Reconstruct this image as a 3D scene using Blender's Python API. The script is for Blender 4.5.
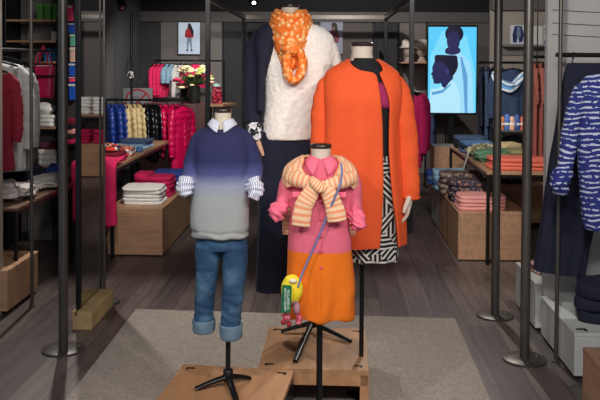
import bpy, bmesh, math, random
from mathutils import Vector, Matrix, Euler, noise
PI = math.pi
R = math.radians
for o in list(bpy.data.objects): bpy.data.objects.remove(o)
scene = bpy.context.scene
COL = scene.collection

# ------------------------------------------------------------------ camera
F = 830.0
CAM = Vector((0, 0, 1.62))
MROT = Matrix.Rotation(R(2.1), 3, 'Z') @ Matrix.Rotation(R(90 - 1.6), 3, 'X') @ Matrix.Rotation(R(0.3), 3, 'Z')
SHY = -115.0
cd = bpy.data.cameras.new('camera'); cam = bpy.data.objects.new('camera', cd); COL.objects.link(cam)
cd.sensor_width = 36; cd.lens = F / 600 * 36; cd.shift_y = SHY / 600; cd.clip_end = 60
cam.matrix_world = Matrix.Translation(CAM) @ MROT.to_4x4()
scene.camera = cam

# ------------------------------------------------------------------ world, exposure
w = bpy.data.worlds.new('world'); scene.world = w; w.use_nodes = True
w.node_tree.nodes['Background'].inputs[0].default_value = (0.75, 0.85, 1.0, 1)
w.node_tree.nodes['Background'].inputs[1].default_value = 0.22
scene.view_settings.view_transform = 'Standard'; scene.view_settings.look = 'None'
scene.view_settings.exposure = 0.55; scene.view_settings.gamma = 1
scene.view_settings.use_curve_mapping = False

# shop ceiling spots, plus an unseen front fill and one added centre spot
def area(name, loc, target, size, power, col=(1, .95, .9), size_y=None):
    l = bpy.data.lights.new(name, 'AREA'); l.energy = power; l.color = col
    l.shape = 'RECTANGLE'; l.size = size; l.size_y = size_y or size
    o = bpy.data.objects.new(name, l); COL.objects.link(o); o.location = loc
    o.rotation_euler = (Vector(target) - Vector(loc)).to_track_quat('-Z', 'Y').to_euler()
    return o
def spot(name, loc, target, power, angle=45, blend=.6, col=(1, .94, .87), r=.04):
    l = bpy.data.lights.new(name, 'SPOT'); l.energy = power; l.color = col
    l.spot_size = R(angle); l.spot_blend = blend; l.shadow_soft_size = r
    o = bpy.data.objects.new(name, l); COL.objects.link(o); o.location = loc
    o.rotation_euler = (Vector(target) - Vector(loc)).to_track_quat('-Z', 'Y').to_euler()
    return o
area('front_fill_light', (0.3, 0.9, 2.7), (0, 4.0, 1.0), 1.4, 62, (1, .96, .93), .5)  # unseen soft area fill added to brighten the mannequins
spot('spot_mannequin_left', (-1.3, 1.6, 2.65), (-.45, 3.7, 0.9), 65, 42)
spot('spot_mannequin_right', (1.2, 1.7, 2.65), (.15, 4.0, 1.0), 65, 46)
spot('spot_back_left', (-2.0, 6.4, 2.65), (-1.35, 4.4, 0), 120, 70, r=.03)
spot('spot_back_right', (0.9, 7.2, 2.65), (.55, 4.3, 0), 110, 70, r=.03)
spot('spot_left_bay', (-1.2, 4.2, 2.6), (-2.4, 6.6, 1.0), 44, 60)
spot('spot_left_table', (-1.0, 5.8, 2.6), (-1.9, 8.3, .6), 110, 60)
spot('spot_jackets', (-1.1, 7.4, 2.6), (-2.0, 9.6, .9), 90, 60)
spot('spot_counter', (-1.2, 9.3, 2.6), (-1.8, 10.8, 1.3), 85, 80)
spot('spot_back_wall', (0.2, 9.6, 2.65), (0.6, 12.2, 1.7), 90, 120)
spot('fill_spot_centre', (-.3, 2.4, 2.68), (-.1, 4.5, 1.6), 28, 50)  # extra spot added to lift the white jumper
spot('spot_right_table', (0.6, 5.4, 2.6), (1.4, 7.6, .5), 115, 60)
spot('spot_right_bay', (0.5, 6.9, 2.6), (2.0, 8.9, 1.4), 95, 65)
spot('spot_right_front', (0.6, 2.6, 2.6), (1.6, 4.7, 1.2), 70, 50)

# ------------------------------------------------------------------ pixel to place
def ray(px, py):
    return (MROT @ Vector(((px - 300) / F, (200 + SHY - py) / F, -1)))
def at(px, py, Y):
    d = ray(px, py); return CAM + d * (Y / d.y)
def fl(px, py, z=0.0):
    d = ray(px, py); return CAM + d * ((z - CAM.z) / d.z)

# ------------------------------------------------------------------ materials
def lin(c):
    return tuple(((v / 255) / 12.92 if v / 255 <= .04045 else ((v / 255 + .055) / 1.055) ** 2.4) for v in c) + (1,)
_mats = {}
class NT:
    def __init__(s, name):
        s.m = bpy.data.materials.new(name); s.m.use_nodes = True
        s.t = s.m.node_tree; s.b = s.t.nodes['Principled BSDF']
    def n(s, typ, **kw):
        x = s.t.nodes.new(typ)
        for k, v in kw.items():
            if k[0] == '_': setattr(x, k[1:], v)
            else: x.inputs[k].default_value = v
        return x
    def l(s, a, b): s.t.links.new(a, b)
    def coord(s, kind='Object', scale=(1, 1, 1), rot=(0, 0, 0), loc=(0, 0, 0)):
        tc = s.n('ShaderNodeTexCoord'); mp = s.n('ShaderNodeMapping')
        mp.inputs['Scale'].default_value = scale; mp.inputs['Rotation'].default_value = rot; mp.inputs['Location'].default_value = loc
        s.l(tc.outputs[kind], mp.inputs[0]); return mp.outputs[0]
    def ramp(s, fac, stops, interp='LINEAR'):
        r = s.n('ShaderNodeValToRGB'); r.color_ramp.interpolation = interp
        e = r.color_ramp.elements
        while len(e) < len(stops): e.new(0.5)
        for el, (p, c) in zip(e, stops): el.position = p; el.color = c
        s.l(fac, r.inputs[0]); return r.outputs[0]
    def noise(s, vec, scale, detail=3, rough=.5):
        x = s.n('ShaderNodeTexNoise', Scale=scale, Detail=detail, Roughness=rough); s.l(vec, x.inputs['Vector']); return x.outputs[0]
    def bump(s, h, strength=.3, dist=.01):
        x = s.n('ShaderNodeBump', Strength=strength, Distance=dist); s.l(h, x.inputs['Height']); s.l(x.outputs[0], s.b.inputs['Normal']); return x
    def math(s, op, a, b=None, c=None):
        x = s.n('ShaderNodeMath', _operation=op)
        for i, v in enumerate((a, b, c)):
            if v is None: continue
            if isinstance(v, (int, float)): x.inputs[i].default_value = v
            else: s.l(v, x.inputs[i])
        return x.outputs[0]
    def mix(s, f, a, b):
        x = s.n('ShaderNodeMix', _data_type='RGBA')
        for i, v in ((0, f), (6, a), (7, b)):
            if isinstance(v, (int, float, tuple)): x.inputs[i].default_value = v
            else: s.l(v, x.inputs[i])
        return x.outputs[2]
def flat(name, col, rough=.6, metal=0, var=.12, scale=30, bump=0, bscale=200, sheen=0, emit=0):
    if name in _mats: return _mats[name]
    m = NT(name); c = lin(col); v = m.coord()
    lo = tuple(x * (1 - var) for x in c[:3]) + (1,); hi = tuple(min(1, x * (1 + var)) for x in c[:3]) + (1,)
    m.l(m.ramp(m.noise(v, scale), [(.3, lo), (.7, hi)]), m.b.inputs['Base Color'])
    m.b.inputs['Roughness'].default_value = rough; m.b.inputs['Metallic'].default_value = metal
    if sheen: m.b.inputs['Sheen Weight'].default_value = sheen; m.b.inputs['Sheen Tint'].default_value = c
    if bump: m.bump(m.noise(v, bscale, 2), bump, .004)
    if emit: m.b.inputs['Emission Color'].default_value = c; m.b.inputs['Emission Strength'].default_value = emit
    _mats[name] = m.m; return m.m
def cloth(name, col, sheen=.15, **k):
    return flat(name, col, rough=.88, var=k.get('var', .1), scale=18, bump=.25, bscale=300, sheen=sheen)
def wood(name, col, axis=0, rough=.45, dark=.72):
    if name in _mats: return _mats[name]
    m = NT(name); c = lin(col)
    sc = [9, 9, 9]; sc[axis] = .9
    v = m.coord('Object', tuple(sc))
    n1 = m.noise(v, 2.5, 6, .6)
    d = tuple(x * dark for x in c[:3]) + (1,)
    m.l(m.ramp(n1, [(.32, d), (.52, c), (.75, tuple(min(1, x * 1.15) for x in c[:3]) + (1,))]), m.b.inputs['Base Color'])
    m.b.inputs['Roughness'].default_value = rough; m.bump(n1, .08, .003)
    _mats[name] = m.m; return m.m
def stripes_uv(name, base, cols, count, width=.45, wob=.05, axis='Y'):
    """stripes across the length of a tube or along the height of a garment (UV v)"""
    m = NT(name); tc = m.n('ShaderNodeTexCoord'); sp = m.n('ShaderNodeSeparateXYZ'); m.l(tc.outputs['UV'], sp.inputs[0])
    n = m.noise(m.coord(), 25)
    t = m.math('ADD', m.math('MULTIPLY', sp.outputs[axis], count), m.math('MULTIPLY', n, wob))
    f = m.math('FRACT', t)
    k = m.math('LESS_THAN', f, width)
    m.l(m.mix(k, lin(base), lin(cols)), m.b.inputs['Base Color'])
    m.b.inputs['Roughness'].default_value = .9; m.bump(m.noise(m.coord(), 260, 2), .35, .004)
    return m.m
def dip(name, stops, z0, z1, wob=.01):
    m = NT(name); v = m.coord(); sp = m.n('ShaderNodeSeparateXYZ'); m.l(v, sp.inputs[0])
    z = m.math('ADD', sp.outputs['Z'], m.math('MULTIPLY', m.math('SUBTRACT', m.noise(v, 40, 4), .5), wob))
    f = m.math('DIVIDE', m.math('SUBTRACT', z, z0), z1 - z0)
    base = m.ramp(f, [(p, lin(c)) for p, c in stops])
    sc = m.n('ShaderNodeMix', _data_type='RGBA', _blend_type='MULTIPLY'); sc.inputs[0].default_value = .35
    m.l(base, sc.inputs[6]); m.l(m.noise(v, 300, 2), sc.inputs[7]); m.l(sc.outputs[2], m.b.inputs['Base Color'])
    m.b.inputs['Roughness'].default_value = .92; m.bump(m.noise(v, 350, 2), .4, .003)
    return m.m

M = {}
M['black'] = flat('black_metal', (22, 22, 24), .35, .3, .1)
M['pole'] = flat('gunmetal_pole', (92, 88, 84), .42, .7, .1)
M['oak'] = wood('oak', (186, 144, 112), 0)
M['oaky'] = wood('oak_depth', (178, 137, 107), 1)
M['oakp'] = wood('oak_plinth', (186, 138, 98), 1, .45, .82)
M['pine'] = wood('pine', (190, 160, 112), 1, .55, .8)
M['white'] = flat('white_lacquer', (196, 200, 196), .4, 0, .03)
M['neck'] = flat('mannequin_linen', (205, 190, 172), .8, 0, .05, 60, .2)
M['cap'] = flat('dark_wood_cap', (48, 36, 32), .3, 0, .1)
M['navy'] = cloth('navy_fabric', (17, 22, 44))
M['navyk'] = cloth('navy_knit', (22, 25, 46))
M['white_fluff'] = flat('fluffy_white_knit', (246, 238, 230), .95, 0, .08, 60, .7, 180, .3)
M['coat'] = flat('orange_wool', (224, 84, 34), .85, 0, .035, 40, .2, 350, .25)
M['coatin'] = cloth('coat_lining', (120, 40, 14))
M['jeans'] = None
M['magenta'] = cloth('magenta_fabric', (186, 14, 78))
M['hotpink'] = cloth('hot_pink_fabric', (236, 40, 104))
M['burgundy'] = cloth('burgundy_fabric', (118, 8, 34))
M['greyk'] = cloth('grey_fabric', (118, 118, 116))
M['lgrey'] = cloth('light_grey_fabric', (196, 198, 198))
M['whitec'] = cloth('white_fabric', (226, 224, 220))
M['beigec'] = cloth('beige_fabric', (208, 188, 142))
M['blackc'] = cloth('black_fabric', (14, 15, 18))
M['bluec'] = cloth('blue_fabric', (38, 62, 138))
M['denim'] = cloth('denim_folded', (70, 104, 148))
M['ldenim'] = cloth('light_denim_folded', (150, 188, 214))
M['coral'] = cloth('coral_fabric', (222, 112, 92))
M['green'] = cloth('sage_fabric', (92, 132, 104))
M['khaki'] = cloth('khaki_fabric', (150, 146, 104))
M['brownc'] = cloth('rust_brown_fabric', (138, 78, 68))
M['palepink'] = cloth('pale_pink_fabric', (228, 158, 152))
M['steelblue'] = cloth('steel_blue_fabric', (58, 76, 108))
M['puffb'] = flat('beige_nylon', (212, 190, 140), .4, 0, .04)
M['puffk'] = flat('black_nylon', (16, 18, 24), .25, 0, .04)
M['puffp'] = flat('pink_nylon', (200, 8, 78), .35, 0, .05)
M['puffn'] = flat('blue_nylon', (40, 66, 150), .35, 0, .05)
M['chrome'] = flat('chrome', (190, 190, 190), .2, 1, .02)

def jeans_mat():
    m = NT('washed_denim'); v = m.coord()
    n = m.noise(v, 7, 4); f = m.noise(m.coord('Object', (1, 1, .25)), 260, 2)
    c = m.ramp(n, [(.3, lin((24, 54, 88))), (.5, lin((38, 76, 112))), (.7, lin((86, 124, 150)))])
    x = m.n('ShaderNodeMix', _data_type='RGBA', _blend_type='MULTIPLY'); x.inputs[0].default_value = .3
    m.l(c, x.inputs[6]); m.l(f, x.inputs[7]); m.l(x.outputs[2], m.b.inputs['Base Color'])
    m.b.inputs['Roughness'].default_value = .85; m.bump(f, .3, .003); return m.m
M['jeans'] = jeans_mat()
M['cuff'] = cloth('denim_turn_up', (98, 122, 140))
def print_mat(name, cols, scale, thr=None, kind='voronoi', stretch=(1, 1, 1)):
    m = NT(name); v = m.coord('Object', stretch)
    if kind == 'voronoi':
        x = m.n('ShaderNodeTexVoronoi', Scale=scale); m.l(v, x.inputs['Vector'])
        s = m.n('ShaderNodeSeparateColor'); m.l(x.outputs['Color'], s.inputs[0]); f = s.outputs[0]
    else: f = m.noise(v, scale, 2, .4)
    n = len(cols); thr = thr or [i / n for i in range(n)]
    m.l(m.ramp(f, [(p, lin(c)) for p, c in zip(thr, cols)], 'CONSTANT'), m.b.inputs['Base Color'])
    m.b.inputs['Roughness'].default_value = .85; m.bump(m.noise(v, 200, 2), .3, .004)
    return m.m
M['multi'] = print_mat('patchwork_print', [(230, 230, 232), (30, 36, 80), (220, 60, 40), (240, 240, 240), (40, 30, 36), (230, 120, 40)], 45)
M['brownprint'] = print_mat('brown_print', [(70, 52, 50), (130, 110, 100), (88, 70, 70), (160, 140, 130)], 55)
M['navyprint'] = print_mat('navy_floral_print', [(46, 46, 66), (88, 84, 92), (40, 40, 56), (170, 120, 100), (60, 60, 84)], 60)
def cardigan_mat():
    m = NT('blue_white_broken_stripe'); v = m.coord(); sp = m.n('ShaderNodeSeparateXYZ'); m.l(v, sp.inputs[0])
    n1 = m.noise(m.coord('Object', (1, 1, 1)), 7, 2)
    f = m.math('FRACT', m.math('ADD', m.math('MULTIPLY', sp.outputs['Z'], 36), m.math('MULTIPLY', n1, 2.4)))
    n2 = m.noise(m.coord('Object', (1, 1, 1.6)), 34, 2, .5)
    k = m.math('MULTIPLY', m.math('LESS_THAN', f, .36), m.math('GREATER_THAN', n2, .46))
    m.l(m.mix(k, lin((34, 44, 118)), lin((186, 194, 214))), m.b.inputs['Base Color'])
    m.b.inputs['Roughness'].default_value = .9; m.bump(m.noise(v, 200, 2), .4, .004); return m.m
M['blueprint'] = cardigan_mat()
M['redprint'] = print_mat('red_foil_print', [(120, 10, 40), (190, 20, 60), (90, 6, 30), (220, 90, 110)], 40)
M['bwprint'] = print_mat('black_white_print', [(24, 24, 28), (230, 230, 230), (30, 30, 34), (200, 200, 205)], 60)
def skirt_mat():
    m = NT('geometric_weave'); v = m.coord()
    vo = m.n('ShaderNodeTexVoronoi', Scale=16); m.l(m.coord('Object', (1, .2, 1)), vo.inputs['Vector'])
    sc = m.n('ShaderNodeSeparateColor'); m.l(vo.outputs['Color'], sc.inputs[0])
    a = m.math('MULTIPLY', m.math('FLOOR', m.math('MULTIPLY', sc.outputs[0], 4)), PI / 4)
    sp = m.n('ShaderNodeSeparateXYZ'); m.l(v, sp.inputs[0])
    s = m.math('ADD', m.math('MULTIPLY', sp.outputs['X'], m.math('COSINE', a)), m.math('MULTIPLY', sp.outputs['Z'], m.math('SINE', a)))
    k = m.math('GREATER_THAN', m.math('SINE', m.math('MULTIPLY', s, 300)), .25)
    m.l(m.mix(k, lin((20, 20, 22)), lin((205, 200, 192))), m.b.inputs['Base Color'])
    m.b.inputs['Roughness'].default_value = .9; return m.m
M['skirt'] = skirt_mat()
def scarf_mat():
    m = NT('orange_scarf_print'); v = m.coord()
    vo = m.n('ShaderNodeTexVoronoi', Scale=44); m.l(m.coord('Object', (1, 1, .8)), vo.inputs['Vector'])
    k = m.ramp(vo.outputs['Distance'], [(.18, lin((255, 222, 170))), (.38, lin((252, 164, 84))), (.62, lin((244, 120, 38)))])
    m.l(k, m.b.inputs['Base Color']); m.b.inputs['Roughness'].default_value = .8
    m.bump(m.noise(v, 90, 3), .4, .01); return m.m
M['scarf'] = scarf_mat()
M['shirtstripe'] = stripes_uv('blue_striped_cotton', (236, 236, 242), (120, 130, 176), 26, .35, .6, 'X')
M['knitstripe'] = stripes_uv('cream_orange_striped_knit', (246, 214, 172), (240, 138, 92), 10, .42, .25)
M['knitstripe_tube'] = stripes_uv('cream_orange_striped_sleeve', (246, 214, 172), (240, 138, 92), 9, .42, .25)
M['dress'] = dip('pink_and_orange_cotton', [(0, (246, 116, 10)), (.5, (246, 118, 12)), (.502, (240, 118, 142)), (1, (240, 120, 144))], .0, 1.0)

def floor_mat():
    m = NT('dark_plank_floor')
    v = m.coord('Object', (1, 1, 1), (0, 0, PI / 2))
    br = m.n('ShaderNodeTexBrick', Scale=1.0); br.inputs['Brick Width'].default_value = 1.5; br.inputs['Row Height'].default_value = .17
    br.inputs['Mortar Size'].default_value = .0025; br.inputs['Mortar Smooth'].default_value = .3; br.offset = .37; br.offset_frequency = 3
    br.inputs['Color1'].default_value = lin((112, 100, 96)); br.inputs['Color2'].default_value = lin((78, 69, 68)); br.inputs['Mortar'].default_value = lin((34, 30, 30))
    m.l(v, br.inputs['Vector'])
    g = m.noise(m.coord('Object', (12, .9, 1)), 2.2, 8, .65)
    k = m.ramp(g, [(.25, (.42, .4, .4, 1)), (.5, (.85, .83, .82, 1)), (.75, (1.3, 1.26, 1.22, 1))])
    x = m.n('ShaderNodeMix', _data_type='RGBA', _blend_type='MULTIPLY'); x.inputs[0].default_value = 1
    m.l(br.outputs[0], x.inputs[6]); m.l(k, x.inputs[7]); m.l(x.outputs[2], m.b.inputs['Base Color'])
    m.b.inputs['Roughness'].default_value = .42; m.bump(g, .15, .004); return m.m
def rug_mat():
    m = NT('woven_taupe_rug'); v = m.coord()
    w1 = m.n('ShaderNodeTexWave', Scale=38, Distortion=3, Detail=2); m.l(v, w1.inputs['Vector'])
    w2 = m.n('ShaderNodeTexWave', Scale=26, Distortion=3, Detail=2); w2.bands_direction = 'Y'; m.l(v, w2.inputs['Vector'])
    k = m.math('MULTIPLY', m.math('ADD', w1.outputs[1], w2.outputs[1]), .5)
    k2 = m.math('ADD', m.math('MULTIPLY', k, .6), m.math('MULTIPLY', m.noise(v, 60, 4), .5))
    m.l(m.ramp(k2, [(.25, lin((112, 103, 95))), (.6, lin((162, 151, 141))), (.85, lin((196, 184, 173)))]), m.b.inputs['Base Color'])
    m.b.inputs['Roughness'].default_value = .95; m.bump(k2, .6, .006); return m.m
def mirror_mat():
    m = NT('smoky_mirror'); m.b.inputs['Base Color'].default_value = (.62, .62, .63, 1); m.b.inputs['Metallic'].default_value = 1
    m.b.inputs['Roughness'].default_value = .03; return m.m

# ------------------------------------------------------------------ mesh helpers
class MB:
    def __init__(s): s.v = []; s.f = []; s.uv = {}; s.mi = []; s.cur = 0
    def add(s, verts, faces, uvs=None):
        o = len(s.v); s.v += [Vector(p) for p in verts]
        for i, f in enumerate(faces):
            s.f.append([o + k for k in f]); s.mi.append(s.cur)
            if uvs: s.uv[len(s.f) - 1] = uvs[i]
        return s
    def box(s, c, d, rot=None):
        c = Vector(c); hx, hy, hz = d[0] / 2, d[1] / 2, d[2] / 2
        vs = [Vector((x * hx, y * hy, z * hz)) for x in (-1, 1) for y in (-1, 1) for z in (-1, 1)]
        if rot: m = Euler(rot).to_matrix(); vs = [m @ q for q in vs]
        return s.add([c + q for q in vs], [(0, 1, 3, 2), (4, 6, 7, 5), (0, 4, 5, 1), (2, 3, 7, 6), (0, 2, 6, 4), (1, 5, 7, 3)])
    def cyl(s, a, b, r0, r1=None, n=16):
        return s.tube([a, b], [(r0, r0), (r1 if r1 is not None else r0,) * 2], n)
    def grid(s, P, closed=False, caps=False, flip=False, vlen=None):
        """P: list of rings (lists of points)"""
        nr = len(P); n = len(P[0]); vs = [p for r_ in P for p in r_]; fs = []; uv = []
        m = n if closed else n - 1
        for j in range(nr - 1):
            for i in range(m):
                a = j * n + i; b = j * n + (i + 1) % n; c = (j + 1) * n + (i + 1) % n; d = (j + 1) * n + i
                q = (a, b, c, d); u0, u1, v0, v1 = i / m, (i + 1) / m, j / (nr - 1), (j + 1) / (nr - 1)
                t = ((u0, v0), (u1, v0), (u1, v1), (u0, v1))
                if flip: q = q[::-1]; t = t[::-1]
                fs.append(q); uv.append(t)
        if caps:
            for j, rev in ((0, True), (nr - 1, False)):
                q = tuple(j * n + i for i in range(n))
                if rev != flip: q = q[::-1]
                fs.append(q); uv.append(tuple((.5, 0 if j == 0 else 1) for _ in q))
        return s.add(vs, fs, uv)
    def tube(s, path, radii, n=16, caps=True, up=None, fold=None, sub=1):
        path = [Vector(p) for p in path]
        radii = [(r_, r_) if isinstance(r_, (int, float)) else r_ for r_ in radii]
        if len(radii) == 1: radii = radii * len(path)
        if sub > 1:
            path, radii = smooth_path(path, radii, sub)
        T = []
        for i in range(len(path)):
            a = path[max(0, i - 1)]; b = path[min(len(path) - 1, i + 1)]; T.append((b - a).normalized())
        u = Vector(up) if up else (Vector((0, 0, 1)) if abs(T[0].z) < .8 else Vector((0, -1, 0)))
        rings = []
        for i, p in enumerate(path):
            t = T[i]; u = (u - t * u.dot(t))
            if u.length < 1e-5: u = t.orthogonal()
            u.normalize(); w_ = t.cross(u)
            ring = []
            for k in range(n):
                a = 2 * PI * k / n; ra, rb = radii[i]
                q = p + w_ * (ra * math.cos(a)) + u * (rb * math.sin(a))
                if fold: q = q + (q - p).normalized() * fold(q, i / (len(path) - 1))
                ring.append(q)
            rings.append(ring)
        return s.grid(rings, True, caps)
    def sphere(s, c, r_, n=16, m=10, fn=None):
        c = Vector(c); r_ = (r_,) * 3 if isinstance(r_, (int, float)) else r_
        rings = []
        for j in range(m + 1):
            ph = -PI / 2 + PI * (j + .02) / (m + .04)
            ring = []
            for k in range(n):
                a = 2 * PI * k / n
                d = Vector((math.cos(ph) * math.cos(a), math.cos(ph) * math.sin(a), math.sin(ph)))
                q = Vector((d.x * r_[0], d.y * r_[1], d.z * r_[2]))
                if fn: q *= 1 + fn(d)
                ring.append(c + q)
            rings.append(ring)
        return s.grid(rings, True, True)
    def lathe(s, c, prof, n=24):
        c = Vector(c)
        return s.grid([[c + Vector((r_ * math.cos(2 * PI * k / n), r_ * math.sin(2 * PI * k / n), z)) for k in range(n)] for r_, z in prof], True, True)
    def poly(s, pts, thick, y=True):
        """flat outline in the xz plane, extruded along y"""
        n = len(pts)
        a = [Vector((p[0], -thick / 2, p[1])) for p in pts]; b = [Vector((p[0], thick / 2, p[1])) for p in pts]
        fs = [tuple(range(n)), tuple(reversed(range(n, 2 * n)))] + [(i, i + n, (i + 1) % n + n, (i + 1) % n) for i in range(n)]
        return s.add(a + b, fs)
    def move(s, v, start=0):
        v = Vector(v)
        for i in range(start, len(s.v)): s.v[i] = s.v[i] + v
        return s
    def rotz(s, a):
        m = Matrix.Rotation(a, 3, 'Z'); s.v = [m @ q for q in s.v]; return s
    def mesh(s, name):
        me = bpy.data.meshes.new(name); me.from_pydata([tuple(p) for p in s.v], [], s.f)
        uvl = me.uv_layers.new(name='UVMap')
        for i, p in enumerate(me.polygons):
            t = s.uv.get(i)
            if t:
                for k, li in enumerate(p.loop_indices): uvl.data[li].uv = t[k]
        me.polygons.foreach_set('material_index', s.mi)
        return me
    def build(s, name, mat, parent=None, smooth=False, bevel=0, solid=0, subd=0, fixn=True, loc=None):
        me = s.mesh(name)
        if fixn:
            bm = bmesh.new(); bm.from_mesh(me); bmesh.ops.recalc_face_normals(bm, faces=bm.faces); bm.to_mesh(me); bm.free()
        for mm in (mat if isinstance(mat, (list, tuple)) else [mat]): me.materials.append(mm)
        o = bpy.data.objects.new(name, me); COL.objects.link(o)
        if loc is not None: o.location = loc
        if parent is not None: o.parent = parent
        if solid:
            md = o.modifiers.new('thickness', 'SOLIDIFY'); md.thickness = solid; md.offset = -1
        if bevel:
            md = o.modifiers.new('bevel', 'BEVEL'); md.width = bevel; md.segments = 2; md.limit_method = 'ANGLE'
        if subd:
            md = o.modifiers.new('subd', 'SUBSURF'); md.levels = subd; md.render_levels = subd
        if smooth:
            me.polygons.foreach_set('use_smooth', [True] * len(me.polygons))
            if hasattr(me, 'set_sharp_from_angle') and smooth != 'all': me.set_sharp_from_angle(angle=R(50))
        me.update(); return o

def cr(a, b, c, d, t):
    return .5 * ((2 * b) + (c - a) * t + (2 * a - 5 * b + 4 * c - d) * t * t + (3 * b - a - 3 * c + d) * t ** 3)
def interp(rows, sub):
    out = []; n = len(rows)
    for i in range(n - 1):
        A = rows[max(0, i - 1)]; B = rows[i]; C = rows[i + 1]; D = rows[min(n - 1, i + 2)]
        for k in range(sub):
            t = k / sub; out.append(tuple(cr(A[q], B[q], C[q], D[q], t) for q in range(len(B))))
    out.append(tuple(rows[-1])); return out
def smooth_path(path, radii, sub):
    rows = [(p.x, p.y, p.z, r_[0], r_[1]) for p, r_ in zip(path, radii)]
    o = interp(rows, sub)
    return [Vector(q[:3]) for q in o], [(max(.0005, q[3]), max(.0005, q[4])) for q in o]

def thing(name, label, cat, loc=(0, 0, 0), rotz=0, group=None):
    o = bpy.data.objects.new(name, None); COL.objects.link(o); o.empty_display_size = .1
    o.location = loc; o.rotation_euler = (0, 0, rotz); o['label'] = label; o['category'] = cat
    if group: o['group'] = group
    return o
def tag(o, label, cat, group=None, kind=None):
    o['label'] = label; o['category'] = cat
    if group: o['group'] = group
    if kind: o['kind'] = kind
    return o
def struct(o, label=None):
    o['kind'] = 'structure'
    if label: o['label'] = label
    return o
def sbox(name, x0, x1, y0, y1, z0, z1, m, bevel=0):
    return struct(MB().box(((x1 - x0) / 2, (y1 - y0) / 2, (z1 - z0) / 2), (x1 - x0, y1 - y0, z1 - z0)).build(name, m, bevel=bevel, loc=(x0, y0, z0)))
def nz(p, s, seed=0, az=1.0):
    return noise.noise(Vector((p[0] * s + seed * 7.3, p[1] * s + seed * 3.1, p[2] * s * az + seed)))

def fuse(name, mb, voxel, mat, parent, smooth_it=3, fold=None):
    """one continuous cloth or skin surface out of overlapping closed shapes"""
    me = mb.mesh(name + '_tmp'); o = bpy.data.objects.new('tmp', me); COL.objects.link(o)
    bm = bmesh.new(); bm.from_mesh(me); bmesh.ops.recalc_face_normals(bm, faces=bm.faces); bm.to_mesh(me); bm.free()
    md = o.modifiers.new('r', 'REMESH'); md.mode = 'VOXEL'; md.voxel_size = voxel
    s = o.modifiers.new('s', 'SMOOTH'); s.factor = .5; s.iterations = smooth_it
    dg = bpy.context.evaluated_depsgraph_get(); dg.update()
    nm = bpy.data.meshes.new_from_object(o.evaluated_get(dg)); nm.name = name
    bpy.data.objects.remove(o)
    if fold:
        ns = [v.normal.copy() for v in nm.vertices]
        for v, n_ in zip(nm.vertices, ns): v.co = v.co + n_ * fold(v.co, n_)
    nm.materials.clear(); nm.materials.append(mat)
    nm.polygons.foreach_set('use_smooth', [True] * len(nm.polygons)); nm.update()
    r_ = bpy.data.objects.new(name, nm); COL.objects.link(r_); r_.parent = parent
    return r_

class Frame:
    """local coordinates of a thing that stands at root, measured on the plane Y = D"""
    def __init__(s, D, root): s.D = D; s.root = Vector(root)
    def p(s, px, py, dy=0.0):
        return at(px, py, s.D + dy) - s.root
    def L(s, n): return n * s.D / F
    def rings(s, rows, n=56, sub=6, fold=None, open_=None):
        """rows: (py, pxL, pxR, depth m, yoff m, power)"""
        R_ = interp(rows, sub); out = []
        op = interp(open_, sub) if open_ else None
        for j, (py, a, b, dep, yo, pw) in enumerate(R_):
            A = s.p(a, py); B = s.p(b, py); cx = (A.x + B.x) / 2; cz = (A.z + B.z) / 2; ra = max(.002, (B.x - A.x) / 2); rb = dep / 2
            ring = []
            if op:
                xl = s.p(op[j][0], py).x; xr = s.p(op[j][1], py).x
                t0 = -math.acos(max(-1, min(1, (xr - cx) / ra))); t1 = 2 * PI - math.acos(max(-1, min(1, (xl - cx) / ra)))
                ts = [t0 + (t1 - t0) * i / (n - 1) for i in range(n)]
            else: ts = [2 * PI * i / n for i in range(n)]
            for t in ts:
                c, q = math.cos(t), math.sin(t)
                x = math.copysign(abs(c) ** (2 / pw), c) * ra; y = math.copysign(abs(q) ** (2 / pw), q) * rb
                if op: x = c * ra; y = math.copysign(abs(q) ** (2 / pw), q) * rb
                pt = Vector((cx + x, s.D - s.root.y + yo + y, cz))
                if fold:
                    d = Vector((x, y, 0)).normalized(); pt += d * fold(pt, j / (len(R_) - 1), t)
                ring.append(pt)
            out.append(ring)
        return out

# ------------------------------------------------------------------ the room
BW = 12.2; LW = -2.8; RW = 2.6; CH = 2.75
sbox('floor', -3.4, 3.2, .6, BW + .3, -.06, 0, floor_mat())
wallm = flat('grey_wall', (66, 66, 70), .8, 0, .06, 3)
darkm = flat('black_paint', (20, 21, 25), .8, 0, .05)
sbox('ceiling', -3.4, 3.2, .6, BW + .3, CH, CH + .06, darkm)
sbox('wall_back', LW - .1, RW + .1, BW, BW + .1, 0, CH, wallm)
sbox('wall_left', LW - .1, LW, 4.6, BW, 0, CH, flat('left_wall_grey', (92, 94, 96), .8, 0, .08, 3))
sbox('wall_right', RW, RW + .1, 3.2, BW, 0, CH, flat('right_wall_grey', (150, 144, 138), .8, 0, .05, 3))
zb = at(300, 22, BW - .05).z; zt = at(300, 12, BW - .05).z
sbox('trim_1', LW, RW, BW - .08, BW, zb, zt, flat('header_band', (96, 92, 92), .6, 0, .05, 4))
sbox('trim_2', LW, RW, BW - .04, BW, zt, CH, darkm)
panm = flat('light_wall_panel', (132, 126, 124), .7, 0, .06, 5)
pand = flat('dark_wall_panel', (52, 52, 56), .7, 0, .06, 5)
def wall_panel(n, a, b, m, t=.03):
    x0 = at(a, 100, BW).x; x1 = at(b, 100, BW).x
    sbox('trim_%d' % n, x0, x1, BW - t, BW, 0.0, zb, m, .004)
wall_panel(3, 161, 222, panm); wall_panel(4, 224, 243, pand, .05); wall_panel(5, 246, 296, pand, .02)
wall_panel(6, 298, 372, flat('mid_wall_panel', (104, 98, 96), .7, 0, .06, 5)); wall_panel(7, 374, 397, pand, .05)
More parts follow.
